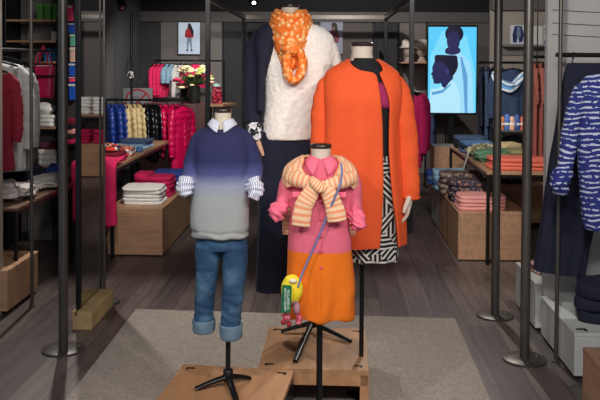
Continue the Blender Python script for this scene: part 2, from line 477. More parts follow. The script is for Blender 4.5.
wall_panel(8, 399, 425, panm); wall_panel(9, 427, 505, flat('mid_wall_panel', (104, 98, 96), .7, 0, .06, 5), .02)
# bay dividers
divm = flat('divider_grey', (172, 171, 170), .6, 0, .04, 6)
sbox('trim_10', LW, at(3.5, 300, 5.2).x, 5.14, 5.2, 0, CH, flat('beige_divider', (158, 146, 134), .7, 0, .06, 8), .003)
sbox('trim_11', 1.275, RW, 4.94, 5.0, 0, CH, divm, .003)
gm = flat('groove_shadow_gap', (90, 88, 86), .7)
for k, py in enumerate((12, 25, 36.5)):
    z = at(575, py, 4.94).z
    struct(MB().tube([(1.30, 4.935, z + .012), (1.6, 4.935, z - .004), (2.0, 4.935, z - .02)], [.0022], 6, sub=4).build('trim_%d' % (12 + k), gm))
sbox('trim_20', LW, -2.15, 7.42, 7.46, 0, CH, flat('left_bay_back', (104, 104, 104), .75, 0, .08, 6), .003)
sbox('trim_21', LW + .08, -2.5, 7.36, 7.42, 0, 2.3, flat('left_bay_panel', (132, 132, 130), .75, 0, .08, 6), .003)
# wall bays right: backs of the second bay
sbox('trim_22', 1.75, RW, 9.2, 9.26, 0, CH, flat('right_bay_back', (158, 150, 142), .75, 0, .05, 6), .003)
sbox('trim_23', 1.75, 2.59, 9.12, 9.2, at(520, 10, 9.12).z, CH, flat('header_band', (96, 92, 92)), .003)

# rug
c = [fl(136, 310), fl(455, 319.5), None, None]
dl = (fl(67, 400) - c[0]); dr = (fl(490, 400) - c[1]); c[2] = c[1] + dr * ((2.6 - c[1].y) / dr.y); c[3] = c[0] + dl * ((2.6 - c[0].y) / dl.y)
o0 = Vector(((c[0].x + c[2].x) / 2, (c[0].y + c[2].y) / 2, 0))
rb = MB(); n = 12
pts = [p - o0 for p in c]
rb.add([Vector((p.x, p.y, 0)) for p in pts] + [Vector((p.x, p.y, .007)) for p in pts], [(3, 2, 1, 0), (4, 5, 6, 7), (0, 1, 5, 4), (1, 2, 6, 5), (2, 3, 7, 6), (3, 0, 4, 7)])
tag(rb.build('area_rug', rug_mat(), loc=o0), 'large flat woven taupe rug under the mannequins and wooden plinths', 'rug')

# ------------------------------------------------------------------ poles
def floor_pole(name, px, py, r_, disc, label, top=CH, group=None, cat='pole', bolts=3):
    p = fl(px, py)
    t = thing(name, label, cat, (p.x, p.y, 0), group=group)
    MB().cyl((0, 0, .012), (0, 0, top), r_, n=20).build('tube', M['pole'], t, True)
    if disc:
        MB().lathe((0, 0, 0), [(disc, 0), (disc, .010), (disc - .003, .012), (r_ + .004, .012)], 40).build('base_plate', M['pole'], t, True)
        for k in range(bolts):
            a = k * 2 * PI / bolts + .5
            MB().lathe((disc * .72 * math.cos(a), disc * .72 * math.sin(a), .012), [(.008, 0), (.007, .004)], 10).build('bolt', M['chrome'], t, True)
    return t
floor_pole('floor_pole', 63.5, 350, .026, .118, 'thick dark metal pole on a round base plate beside the wood-footed mirror')
floor_pole('floor_pole', 524.5, 360, .026, .118, 'nearest of the two thick dark poles on round base plates on the right')
floor_pole('floor_pole', 495, 316, .026, .118, 'farther of the two thick dark poles on round base plates on the right')
floor_pole('floor_pole', 104.5, 302.5, .008, .10, 'slim dark pole on a round base plate behind the mirror wood block')
floor_pole('upright_post', 556, 362, .011, .02, 'slim black upright post in front of the grey divider on the right', cat='post', bolts=0)
floor_pole('upright_post', 32, 307, .011, .02, 'slim black upright post in front of the left wall bay', cat='post', bolts=0)
# gantry of square tubes
gt = thing('ceiling_gantry', 'dark square-tube frame on four posts in the middle of the shop', 'frame', (at(226, 60, 9).x, 9, 0))
def gp(px, D, py): q = at(px, py, D); return q - Vector((at(226, 60, 9).x, 9, 0))
Ds, De = 7.9, 11.3
zt_ = at(244, 17, De).z
cor = [gp(208, Ds, 0), gp(244, De, 0), gp(386, De, 0), gp(412, Ds, 0)]
for q in cor:
    MB().box((q.x, q.y, zt_ / 2), (.045, .045, zt_)).build('post', M['black'], gt, bevel=.003)
for a, b in ((0, 1), (1, 2), (2, 3)):
    A = Vector((cor[a].x, cor[a].y, zt_)); B = Vector((cor[b].x, cor[b].y, zt_)); d = B - A
    MB().box((A + B) / 2, (.045, d.length + .045, .06), (0, 0, math.atan2(-d.x, d.y))).build('beam', M['pole'] if a == 1 else M['black'], gt, bevel=.003)
# spotlights on the ceiling
lampm = flat('lamp_glow', (255, 250, 240), .5, emit=6)
for k, (px, py, D, lab) in enumerate(((253, 3, 8.5, 'small black ceiling spotlight with lit lens left of the orange scarf mannequin'), (122, 8, 8.5, 'small black unlit ceiling spotlight near the left wall'))):
    q = at(px, py, D)
    t = thing('ceiling_spotlight', lab, 'spotlight', (q.x, q.y, CH))
    z = q.z - CH
    MB().cyl((0, 0, 0), (0, 0, z + .07), .008).build('stem', M['black'], t, True)
    MB().cyl((-.03, .05, z + .08), (.012, -.035, z - .0), .04, .045).build('lamp_head', M['black'], t, True)
    MB().cyl((.0122, -.0354, z), (.014, -.040, z - .003), .019, .019).build('lens', M['chrome'] if k else lampm, t, True)

# mirror on wood block
mp = fl(85, 336)
A = fl(87, 334); B = fl(102.5, 311)
mx = at(79, 300, 4.97).x
t = thing('standing_mirror', 'tall dark-framed standing mirror on a pale wooden foot block', 'mirror', (mx, 5.0, 0))
yb0, yb1 = -.10, .40
zc = .112
MB().box((-.013, (yb0 + yb1) / 2, zc / 2), (.012, yb1 - yb0, zc)).box((.053, (yb0 + yb1) / 2, zc / 2), (.090, yb1 - yb0, zc)).box((0, (yb0 + yb1) / 2, .04), (.018, yb1 - yb0, .08)).build('foot_block', M['pine'], t, bevel=.003)
H = 2.45
MB().box((0, .25, .083 + H / 2), (.012, .54, H)).build('mirror_glass', mirror_mat(), t)
MB().box((0, -.035, .082 + H / 2), (.03, .03, H)).build('near_frame', M['black'], t, bevel=.002)
MB().box((0, .53, .082 + H / 2), (.018, .02, H)).build('far_frame', M['black'], t, bevel=.002)

# ------------------------------------------------------------------ plinths
def plinth(name, px0, py0, px1, py1, w_, d_, h_, label, open_front):
    a = fl(px0, py0, h_); b = fl(px1, py1, h_)
    ang = math.atan2(b.y - a.y, b.x - a.x)
    t = thing(name, label, 'plinth', ((a.x + b.x) / 2, (a.y + b.y) / 2 - .0, 0.007), ang)
    h = h_ - .007; w_ = (b - a).length
    if open_front:
        MB().box((0, -d_ / 2, h - .012), (w_, d_, .024)).box((0, -d_ + .01, h - .05), (w_ - .002, .018, .055)).build('top_panel', M['oakp'], t, bevel=.002)
        MB().box((-w_ / 2 + .009, -d_ / 2, (h - .024) / 2), (.018, d_ - .002, h - .024)).build('side_panel', M['oakp'], t, bevel=.002)
        MB().box((w_ / 2 - .02, -d_ / 2, (h - .024) / 2), (.04, d_ - .002, h - .024)).build('side_panel', M['oakp'], t, bevel=.002)
        MB().box((0, -.03, (h - .024) / 2), (w_ - .08, .018, h - .024)).build('back_panel', M['black'], t)
    else:
        MB().box((0, -d_ / 2, h - .012), (w_, d_, .024)).build('top_panel', M['oakp'], t, bevel=.002)
        for s in (-1, 1): MB().box((s * (w_ / 2 - .009), -d_ / 2, (h - .024) / 2), (.018, d_ - .002, h - .024)).build('side_panel', M['black'] if s > 0 else M['oakp'], t, bevel=.002)
        MB().box((0, -.01, (h - .024) / 2), (w_ - .04, .018, h - .024)).build('back_panel', M['oakp'], t)
    for sx in (-1, 1):
        for sy in (-.045, -d_ + .05):
            x = sx * (w_ / 2 - .05)
            MB().box((x, sy, h + .0006), (.042, .012, .002)).box((x + sx * .015, sy + (-.012), h + .0006), (.012, .014, .002)).build('corner_bracket', M['black'], t)
    return t
plinth('display_plinth', 269, 326.5, 365, 328.5, .5, .6, .2, 'middle wooden plinth carrying the black three-legged stand of the scarf mannequin', True)
plinth('display_plinth', 183, 364, 294, 370, .5, .62, .2, 'front left wooden plinth under the stand of the dip-dyed sweater mannequin', False)

# ------------------------------------------------------------------ mannequins
def neck_block(fr, t, px, ytop, ybot, wtop, wbot, yo=0, capw=None):
    a = fr.p(px, ytop, yo); b = fr.p(px, ybot, yo)
    r0 = fr.L(wtop) / 2; r1 = fr.L(wbot) / 2
    H_ = a.z - b.z; z = b.z
    MB().lathe((a.x, a.y, z), [(r1 * 1.04, 0), (r1, H_ * .25), (r0 * .96, H_ * .7), (r0, H_ * .98)], 28).build('neck', M['neck'], t, True)
    MB().lathe((a.x, a.y, a.z - .004), [(r0 * 1.02, 0), (r0 * 1.07, .004), (r0 * 1.07, .014), (r0 * .95, .019), (r0 * .2, .021)], 28).build('neck_cap', M['cap'], t, True)
def stand(fr, t, px, ytop, legs, pole_r=.011, z0=0.0):
    c = fr.p(px, ytop); base = Vector((0, 0, 0))
    MB().cyl((0, 0, .02), (0, c.y, c.z) if False else (c.x * .0, 0, c.z), pole_r, n=14).build('pole', M['black'], t, True)
    MB().lathe((0, 0, .02), [(.018, 0), (.022, .01), (.022, .05), (.016, .056)], 14).build('collar', M['black'], t, True)
    for (dx, dy) in legs:
        d = Vector((dx, dy, 0)); L_ = d.length; u = d.normalized()
        MB().tube([u * .0 + Vector((0, 0, .042)), u * L_ * .5 + Vector((0, 0, .028)), u * L_ + Vector((0, 0, .009))], [(.017, .013), (.014, .011), (.013, .008)], 10, sub=3).build('stand_leg', M['black'], t, True)

# hand
def hand(fr, t, wr, mat, sx=1):
    mb = MB(); W = fr.p(*wr)
    def q(dx, dy, dz): return W + Vector((dx * 1.25 * sx, dy * 1.05, dz * 1.02 + .012))
    mb.tube([q(0, 0, .04), q(0, 0, 0), q(-.001, -.002, -.03), q(-.003, -.004, -.062)], [(.019, .024), (.018, .023), (.016, .036), (.013, .036)], 18, sub=3, up=(0, -1, 0))
    fs = [(-.030, .070, .0085), (-.010, .078, .009), (.010, .074, .0088), (.029, .058, .0078)]
    for dy, L_, r_ in fs:
        mb.tube([q(-.002, dy * .85, -.045), q(-.005, dy, -.066), q(-.012, dy * 1.02, -.066 - L_ * .45), q(-.026, dy * 1.02, -.066 - L_ * .78), q(-.040, dy, -.066 - L_ * .97)], [r_ * 1.1, r_ * 1.1, r_, r_ * .92, r_ * .7], 12, sub=3)
    mb.tube([q(-.002, -.020, -.012), q(-.010, -.040, -.032), q(-.020, -.052, -.058), q(-.026, -.054, -.082)], [.014, .013, .0105, .008], 12, sub=3)
    fuse('hand', mb, .0026, mat, t, 2)
PZ = .2
# ---- boy, dip-dyed sweater and jeans
root = fl(228, 386, PZ); root.z = PZ + .0
t = thing('child_mannequin', 'child mannequin in navy to grey dip-dyed sweater and turned-up jeans', 'mannequin', root)
fr = Frame(root.y, root)
stand(fr, t, 228, 300, [(fl(195, 391, PZ).x - root.x, fl(195, 391, PZ).y - root.y), (fl(250, 380, PZ).x - root.x, fl(250, 380, PZ).y - root.y), (fl(236, 402, PZ).x - root.x, fl(236, 402, PZ).y - root.y)])
neck_block(fr, t, 223, 111.5, 134, 17, 21)
def knit(p, n_): return .0035 * nz(p, 9, 1, .5) + .003 * nz(p, 22, 2, .6)
mb = MB()
rows = [(122, 214, 231, .06, .035, 2), (125.5, 208, 237, .095, .025, 2), (130, 201, 244, .13, .012, 2.2), (137, 196, 248, .155, 0, 2.3), (150, 194, 250, .185, 0, 2.4), (170, 194, 250, .19, 0, 2.5), (195, 192, 249, .195, 0, 2.5), (215, 191, 249, .2, 0, 2.5), (226, 191.5, 249, .2, 0, 2.5), (229, 193, 248, .195, 0, 2.5), (235, 193, 248, .19, 0, 2.5), (236, 194, 247, .18, 0, 2.5)]
mb.grid(fr.rings(rows), True, True)
for pts in ([(208, 134, 0), (201, 138, 0), (196, 147, 0), (192.5, 158, 0), (191, 168, -.01), (190.5, 176, -.03), (189, 184, -.05)], [(237, 134, 0), (243, 138, 0), (249, 147, 0), (253, 158, 0), (255, 168, -.01), (254, 177, -.03), (252, 185, -.05)]):
    mb.tube([fr.p(a, b, c_) for a, b, c_ in pts], [.03, .036, .038, .036, .035, .035, .033], 20, sub=4)
cn = fr.p(222.5, 129.5, 0)
mb.tube([cn + Vector((.062 * math.cos(a_ * PI / 12), .060 * math.sin(a_ * PI / 12) + .008, .014 * math.sin(a_ * PI / 12) + (.012 if a_ % 24 < 12 else 0) * math.sin(a_ * PI / 12))) for a_ in range(25)], [(.008, .010)] * 25, 10, caps=False)
z0 = fr.p(222, 236).z; zr = [fr.p(222, y_).z for y_ in (196, 183, 172, 160, 140)]
H0, H1 = fr.p(222, 236).z, fr.p(222, 122).z
dp = dip('dip_dyed_knit', [(0, (172, 175, 172)), ((zr[0] - H0) / (H1 - H0), (168, 172, 174)), ((zr[1] - H0) / (H1 - H0), (156, 162, 186)), ((zr[2] - H0) / (H1 - H0), (78, 84, 138)), ((zr[3] - H0) / (H1 - H0), (44, 48, 96)), (1, (42, 44, 84))], H0, H1, .012)
jumper = fuse('jumper', mb, .0055, dp, t, 3, lambda p, n_: knit(p, n_) + (.003 * math.sin(p.z * 180 + 3 * nz(p, 14, 5)) if p.z < z0 + .035 else 0) + .006 * nz(p, 7, 4, .35) * (1 if p.z < zr[1] else .5))
# shirt collar and cuffs
mb = MB()
for s in (-1, 1):
    c0 = fr.p(222.5, 121, .004); pts = []
    rr = []
    for j in range(5):
        row = []
        for i in range(13):
            a = -PI / 2 + s * (.12 + i / 12 * 2.9); tt = j / 4
            rad = .046 + tt * .020; drop = -tt * (.026 + .018 * max(0, 1 - i / 5)) - .012 * max(0, 1 - i / 3) ; tip = max(0, 1 - i / 4) * .012 * tt
            row.append(c0 + Vector((rad * math.cos(a) + s * tip * .6, rad * math.sin(a) * .95 - tip, drop + .012)))
        rr.append(row)
    mb.grid(rr)
mb.build('shirt_collar', M['shirtstripe'], t, True, solid=.004)
for s, pts in ((-1, [(188.5, 178, -.045), (187, 184, -.055), (186, 190, -.065), (188, 196, -.07)]), (1, [(252, 180, -.045), (254, 186, -.055), (255, 191, -.065), (252, 198, -.07)])):
    mb = MB()
    mb.tube([fr.p(a, b, c_) for a, b, c_ in pts], [.032, .037, .036, .022], 40, sub=8, fold=lambda q, f: .004 * math.sin(q.z * 260 + 5 * nz(q, 20)) + .010 * nz(q, 28, 3))
    mb.build('shirt_cuff', M['shirtstripe'], t, True)
# jeans
mb = MB()
mb.grid(fr.rings([(228, 197, 246, .15, .01, 2.4), (240, 195.5, 247, .16, .01, 2.4), (249, 195, 247.5, .155, .01, 2.4)], sub=4), True, True)
mb.grid(fr.rings([(244, 195.5, 221.5, .14, 0, 2.3), (262, 196, 219, .125, 0, 2.2), (285, 195.5, 216, .108, 0, 2.2), (308, 194.5, 213.5, .098, 0.01, 2.2), (325, 193.5, 212.5, .095, 0.01, 2.2)], n=40), True, True)
mb.grid(fr.rings([(244, 221.5, 248, .14, 0, 2.3), (262, 222.5, 247.5, .125, 0, 2.2), (285, 223, 245.5, .11, -.01, 2.2), (308, 222, 242.5, .10, -.01, 2.2), (328, 221.5, 241, .095, -.01, 2.2)], n=40), True, True)
fuse('jeans', mb, .005, M['jeans'], t, 3, lambda p, n_: .003 * nz(p, 12, 3, .8) + .003 * nz(p, 34, 8, 1.4) + .0015 * math.sin(p.z * 150 + p.x * 60 + 8 * nz(p, 9, 6)) * (1 if p.z < .42 else .2))
for rows in ([(320, 193, 214, .10, .01, 2.2), (322, 192, 215, .108, .01, 2.2), (330, 192, 214.5, .108, .01, 2.2), (332, 193, 213.5, .10, .01, 2.2)], [(323, 220.5, 242, .102, -.01, 2.2), (325, 219.5, 243, .112, -.01, 2.2), (334.5, 220, 242.5, .11, -.01, 2.2), (337, 221, 241.5, .10, -.01, 2.2)]):
    mb = MB(); mb.grid(fr.rings(rows, n=40, fold=lambda p, f, a: .005 * nz(p, 30) + .0012 * math.sin(a * 3)), True, True)
    mb.build('trouser_turn_up', M['cuff'], t, True)

# ---- woman with scarf, white jumper with navy sleeve, navy trousers
root = fl(312, 331, PZ); root.z = PZ
t = thing('woman_mannequin', 'tall mannequin in orange scarf, white and navy jumper and wide navy trousers', 'mannequin', root)
fr = Frame(root.y, root)
lg = [fl(281, 333, PZ) - root, fl(351, 343, PZ) - root, fl(295, 363, PZ) - root]
stand(fr, t, 312, 200, [(q.x, q.y) for q in lg])
neck_block(fr, t, 290, 7, 34, 17.5, 20)
mb = MB()
rows = [(22, 278, 304, .12, 0, 2), (26, 268, 318, .15, 0, 2.1), (34, 261, 331, .19, 0, 2.3), (48, 262, 335, .22, 0, 2.4), (70, 264, 332, .24, -.01, 2.4), (100, 265, 322, .23, 0, 2.4), (125, 264, 319, .23, 0, 2.4), (137, 264, 319, .23, 0, 2.4), (139, 266, 317, .22, 0, 2.4)]
mb.grid(fr.rings(rows), True, True)
mb.tube([fr.p(a, b, c_) for a, b, c_ in [(314, 42, 0), (324, 46, 0), (330, 60, 0.02), (334, 85, .04), (336, 120, .04)]], [.03, .055, .058, .055, .05], 20, sub=4)
fluff = fuse('white_jumper', mb, .008, M['white_fluff'], t, 3, lambda p, n_: .006 * nz(p, 8, 1, .5) + .004 * nz(p, 60, 2))
mb = MB()
rows = [(25, 262, 286, .13, -.0, 2), (32, 256, 283, .20, -.0, 2.2), (44, 254, 279, .245, -.005, 2.3), (56, 256, 275, .255, -.01, 2.3), (70, 257, 270, .255, -.01, 2.3), (88, 258, 265.5, .25, 0, 2.3), (110, 258, 265, .23, 0, 2.3)]
mb.grid(fr.rings(rows), True, True)
mb.tube([fr.p(a, b, c_) for a, b, c_ in [(264, 34, 0), (255, 50, 0), (253, 75, 0), (253, 102, .0), (253.5, 123, -.01)]], [.055, .058, .052, .048, .045], 24, sub=5)
fuse('navy_sleeve', mb, .007, M['navyk'], t, 4, lambda p, n_: .006 * nz(p, 9, 2, .5))
mb = MB()
mb.grid(fr.rings([(132, 260, 321, .2, .01, 2.4), (160, 259, 324, .23, .01, 2.4), (185, 259, 324, .22, .01, 2.4)], sub=4), True, True)
mb.grid(fr.rings([(180, 258.5, 292, .20, 0, 2.3), (220, 258, 291, .19, 0, 2.3), (260, 257, 290, .19, 0, 2.3), (290, 255.5, 289, .19, 0, 2.3)], n=40), True, True)
mb.grid(fr.rings([(180, 291, 325, .20, 0.02, 2.3), (220, 292, 322, .19, 0.02, 2.3), (260, 295, 322, .19, 0.02, 2.3), (290, 296, 322, .19, 0.02, 2.3)], n=40), True, True)
fuse('trousers', mb, .0075, M['navy'], t, 3, lambda p, n_: .006 * nz(p, 9, 3, .4))
mb = MB(); mb.tube([fr.p(253.5, 118, -.01), fr.p(254.5, 128, -.012), fr.p(256, 138, -.02), fr.p(256.5, 141, -.02)], [.036, .039, .040, .034], 24, sub=5, fold=lambda q, f: .004 * nz(q, 24, 3))
mb.build('shirt_cuff', M['bwprint'], t, 'all')
hand(fr, t, (258, 141, -.02), flat('mannequin_skin', (206, 160, 136), .7, 0, .04), -1)
# scarf: neck loops and a hanging twisted loop
mb = MB()
cz = fr.p(291, 30)
for k, (rx, ry, zz, tilt, rt) in enumerate(((.075, .068, .085, .03, .026), (.088, .078, .060, .05, .030), (.092, .084, .030, .07, .033), (.088, .09, -.002, .085, .034), (.078, .09, -.035, .095, .033), (.060, .09, -.068, .10, .032), (.042, .09, -.095, .10, .028))):
    pts = []; n = 32
    for i in range(n + 1):
        a = 2 * PI * i / n
        fr_ = max(0, -math.sin(a)) ** 1.5
        pts.append(cz + Vector((rx * .93 * math.cos(a), ry * math.sin(a) - .02 - .02 * fr_, zz - tilt * fr_ + .012 * nz((math.cos(a), math.sin(a), k), 1.7, k) + (.05 - min(zz, .05)) * max(0, math.sin(a)))))
    mb.tube(pts, [(rt * .85, rt)] * (n + 1), 18, caps=False, fold=lambda q, f: .0035 * math.sin(34 * f + 240 * q.z + 90 * q.x) + .006 * nz(q, 14, k))
for k in range(3):
    pts = []; n = 34
    for i in range(n + 1):
        a = 2 * PI * i / n + k * .25
        tw = math.cos(a * 3 + k * PI * 2 / 3) * .014
        pts.append(fr.p(294.5 + (8 + 1.2 * math.sin(a * 3 + k * 2.1)) * math.sin(a), 64.5 - 16 * math.cos(a), -.165 + tw))
    mb.tube(pts, [(.019, .020)] * (n + 1), 16, caps=False, fold=lambda q, f: .003 * math.sin(40 * f + 200 * q.z) + .005 * nz(q, 24, k))
mb.sphere(fr.p(292, 49, -.17), (.055, .04, .036), 24, 16, lambda d: .3 * nz(d, 3, 2))
mb.build('scarf', M['scarf'], t, True)

# ---- woman in orange coat
root = fl(361, 397); root.z = .007
t = thing('woman_mannequin', 'mannequin in long open orange coat over black top and patterned skirt', 'mannequin', root)
fr = Frame(root.y, root)
MB().cyl((0, 0, .01), (0, 0, fr.p(361, 200).z), .011, n=14).build('pole', M['black'], t, True)
MB().box((-.015, -.035, .006), (.05, .14, .012), (0, 0, .5)).build('base_plate', M['black'], t, bevel=.003)
neck_block(fr, t, 362, 45.5, 70, 21.5, 25)
mb = MB()
rows = [(58, 351, 375, .118, .0, 2), (61, 350, 377, .125, 0, 2), (64, 347, 380, .14, 0, 2), (69, 343, 384, .15, 0, 2.1), (80, 336, 394, .18, 0, 2.3), (100, 337, 396, .2, .0, 2.4), (125, 338, 394, .19, 0, 2.4), (160, 338, 394, .17, 0, 2.4)]
mb.grid(fr.rings(rows), True, True)
mb.build('top', M['blackc'], t, True)
mb = MB()
inset = [fr.p(373, 84, -.13), fr.p(390, 84, -.13), fr.p(390, 111, -.13), fr.p(381, 110, -.13)]
P = []
for j in range(7):
    v_ = j / 6; a = fr.p(374 + v_ * 3, 82 + v_ * 25); b = fr.p(385.5 + v_ * 4, 82 + v_ * 25)
    P.append([Vector((a.x + (b.x - a.x) * i / 6, (fr.D - root.y) - .101 + .012 * (i / 6) + (.01 if j == 0 else 0), a.z)) for i in range(7)])
mb.grid(P); mb.build('magenta_panel', flat('magenta_panel_cloth', (150, 26, 84), .8, 0, .25, 30, .3, 150), t, True, solid=.004)
mb = MB()
rows = [(150, 342, 394, .17, 0, 2.3), (175, 340, 397, .2, .01, 2.3), (210, 344, 398, .22, .01, 2.3), (245, 345, 398, .23, .01, 2.3), (255, 346, 398, .24, .01, 2.3), (259, 347, 397, .24, .01, 2.3)]
mb.grid(fr.rings(rows, fold=lambda p, f, a: .008 * f * math.sin(a * 9)), True, False)
mb.build('skirt', M['skirt'], t, True, solid=.004)
# coat shell, open at the front
#  py, L, R, depth, yo, pw  | opening left px, right px
cr_ = [(59, 347.5, 380, .15, .016, 2.2), (62, 342, 385.5, .17, .012, 2.2), (66, 334, 392, .19, .008, 2.2), (70, 328, 397, .20, .004, 2.25), (73, 325.5, 399.5, .205, .0, 2.3), (82, 323, 402, .225, -.005, 2.35), (100, 322, 402, .25, -.01, 2.35), (125, 323, 400, .235, -.01, 2.35), (150, 322, 401, .24, -.005, 2.35), (180, 319, 404, .27, 0, 2.35), (215, 317.5, 405, .29, 0, 2.3), (238, 316.5, 405, .30, 0, 2.3), (242.5, 316, 405, .30, 0, 2.3)]
op_ = [(349.5, 377.5), (350, 380), (353, 382), (360, 382), (373.5, 379), (377, 382.5), (379.5, 388), (381.5, 388), (382, 387.5), (382, 389.5), (381, 394), (379.5, 397), (379, 397.5)]
def cf(p, f, a): return (.007 * nz(p, 6, 2, .35) + .016 * max(0, f - .4) * math.sin(a * 7 + 1) + .005 * nz(p, 14, 5, .3))
mb = MB(); mb.grid(fr.rings(cr_, n=90, sub=7, fold=cf, open_=op_))
coat = mb.build('coat', M['coat'], t, 'all', solid=.009)
coat.data.materials.append(M['coatin'])
for lab, pts, rad in (('sleeve', [(341, 80, .0), (331, 83, .0), (325.5, 95, .0), (322.5, 120, -.005), (322.5, 155, -.01), (323, 190, -.03)], [(.018, .03), (.033, .048), (.040, .056), (.040, .056), (.038, .055), (.038, .048)]),
                      ('sleeve', [(385, 77, 0), (393, 83, .0), (400, 95, 0), (404.5, 120, -.005), (408, 155, -.005), (409.5, 190, -.02), (409.5, 196, -.02)], [(.018, .03), (.033, .048), (.038, .055), (.038, .055), (.037, .052), (.035, .045), (.0345, .044)])):
    mb = MB(); mb.tube([fr.p(a, b, c_) for a, b, c_ in pts], rad, 30, caps=False, sub=10, fold=lambda q, f: .007 * nz(q, 9, 4, 1.3) + .0035 * nz(q, 22, 7, 1.7))
    mb.build('sleeve', M['coat'], coat, 'all', solid=.007)
mb = MB()
for (a, b) in (((349, 153.5), (367, 158)),):
    A = fr.p(*a); B = fr.p(*b); yy = fr.D - root.y - .119
    mb.grid([[A + Vector((0, yy - A.y + .006, .004)), (A + B) / 2 + Vector((0, yy - A.y - .004, .007)), B + Vector((0, yy - B.y + .0, .004))], [A + Vector((0, yy - A.y - .002, -.018)), (A + B) / 2 + Vector((0, yy - A.y - .012, -.016)), B + Vector((0, yy - B.y - .008, -.018))]])
mb.build('pocket_flap', M['coat'], coat, True, solid=.006)
hand(fr, t, (409.5, 196, -.02), M['neck'])

# ---- girl in pink and orange shirt dress
root = fl(319, 432); root.z = .007
t = thing('child_mannequin', 'child mannequin in pink and orange shirt dress with striped knit over shoulders', 'mannequin', root)
fr = Frame(root.y, root)
MB().cyl((0, 0, .01), (0, 0, fr.p(319, 280).z), .0135, n=16).build('pole', M['black'], t, True)
MB().lathe((0, 0, 0), [(.12, 0), (.12, .008), (.02, .012)], 36).build('base_plate', M['black'], t, True)
neck_block(fr, t, 321, 147, 170, 20, 23)
mb = MB()
rows = [(158, 311, 333, .09, 0, 2), (163, 302, 342, .11, 0, 2), (170, 292, 351, .13, 0, 2.2), (182, 289, 352, .155, 0, 2.4), (200, 291, 348, .175, 0, 2.4), (225, 289, 350, .18, 0, 2.4), (250, 288, 352, .19, 0, 2.4), (280, 288, 354, .2, 0, 2.4), (300, 288, 354.5, .205, 0, 2.4), (312, 287.5, 355, .205, 0, 2.4), (316, 288.5, 354, .20, 0, 2.4)]
mb.grid(fr.rings(rows), True, True)
for pts in ([(296, 170, 0), (288, 184, 0), (284, 198, -.01), (281.5, 208, -.03)], [(347, 170, 0), (353, 185, 0), (355, 202, -.01), (357, 217, -.03)]):
    mb.tube([fr.p(a, b, c_) for a, b, c_ in pts], [.038, .036, .031, .027], 18, sub=4)
zq = fr.p(320, 248.5).z
M['dress'] = dip('pink_and_orange_cotton', [(0, (250, 124, 14)), (.4995, (250, 124, 14)), (.5005, (240, 112, 136)), (1, (240, 112, 136))], zq - .5, zq + .5, .0)
dress = fuse('shirt_dress', mb, .005, M['dress'], t, 3, lambda p, n_: .004 * nz(p, 10, 1, .4) + .003 * nz(p, 24, 5, .5) + (.009 * math.sin(p.x * 48 + 3 * nz(p, 5) + 1) * max(0, min(1, (zq - p.z) * 4))) - (.0035 if abs(p.x - fr.p(321, 230).x) < .0035 and n_.y < -.5 else 0) * 1)
pinkm = flat('pink_cotton', (242, 112, 138), .85, 0, .06, 30, .2)
for s, pts in ((-1, [(283, 203, -.02), (280, 208, -.045), (277, 213, -.055), (280, 219, -.05)]), (1, [(354, 214, -.02), (357, 219, -.045), (359, 224, -.055), (356, 230, -.05)])):
    mb = MB(); mb.tube([fr.p(a, b, c_) for a, b, c_ in pts], [(.028, .030), (.038, .034), (.036, .032), (.02, .02)], 40, sub=8, fold=lambda q, f: .005 * math.sin(q.z * 200 + q.x * 120 + 7 * nz(q, 18, 2)) + .012 * nz(q, 24, 3))
    mb.build('rolled_cuff', pinkm, t, 'all')
mb = MB()
for s in (-1, 1):
    c0 = fr.p(321, 160, .0); rr = []
    for j in range(5):
        row = []
        for i in range(13):
            a = -PI / 2 + s * (.10 + i / 12 * 2.9); tt = j / 4
            rad = .048 + tt * .030; tip = max(0, 1 - i / 4)
            row.append(c0 + Vector((rad * math.cos(a) + s * tip * tt * .024, rad * math.sin(a) - tip * .012 * tt, .022 - tt * (.032 + .034 * tip) - .012 * max(0, 1 - i / 3))))
        rr.append(row)
    mb.grid(rr)
mb.build('collar', pinkm, dress, True, solid=.004)
for y_ in (178, 197, 214, 231, 246, 262):
    q = fr.p(321.5, y_); MB().cyl((q.x, fr.D - root.y - .078 - (.012 if y_ > 190 else 0) , q.z), (q.x, fr.D - root.y - .094 - (.008 if y_ > 190 else 0), q.z), .0058, n=12).build('button', flat('button_coral', (214, 90, 108), .4), dress, True)
for a, b in (((293, 190), (306, 193)), ((334, 193), (346, 190))):
    A = fr.p(*a); B = fr.p(*b)
    MB().box(((A.x + B.x) / 2, fr.D - root.y - .088, (A.z + B.z) / 2), (abs(B.x - A.x), .01, .024)).build('pocket_flap', pinkm, dress, bevel=.004)
# striped knit round the shoulders
mb = MB()
rows = [(156, 301, 341, .11, .01, 2), (160, 293, 348, .145, .008, 2.1), (166, 286, 355, .18, .0, 2.3), (174, 282.5, 358, .205, -.0, 2.4), (179, 281.5, 358.5, .21, 0, 2.4), (184, 282, 358, .21, .0, 2.4), (187, 284, 356, .205, 0, 2.4)]
opn = [(304, 338), (303, 339), (303, 338), (308, 333), (312, 329), (292, 350), (288, 352)]
mb.grid(fr.rings(rows, n=90, sub=6, fold=lambda p, f, a: .006 * nz(p, 14, 2) + .003 * math.sin(a * 14), open_=opn))
kn = mb.build('tied_jumper', stripes_uv('cream_orange_striped_knit', (243, 202, 162), (238, 152, 112), 26, .42, .25, 'X'), t, 'all', solid=.012)
def sl(name, pts, rad, cnt):
    mb = MB(); mb.tube([fr.p(a, b, c_) for a, b, c_ in pts], rad, 30, sub=9, up=(0, -1, 0), fold=lambda q, f: .005 * nz(q, 18, 4) + .003 * nz(q, 40, 7))
    mb.build(name, stripes_uv('cream_orange_striped_sleeve', (243, 202, 162), (238, 152, 112), cnt, .42, .25), kn, 'all')
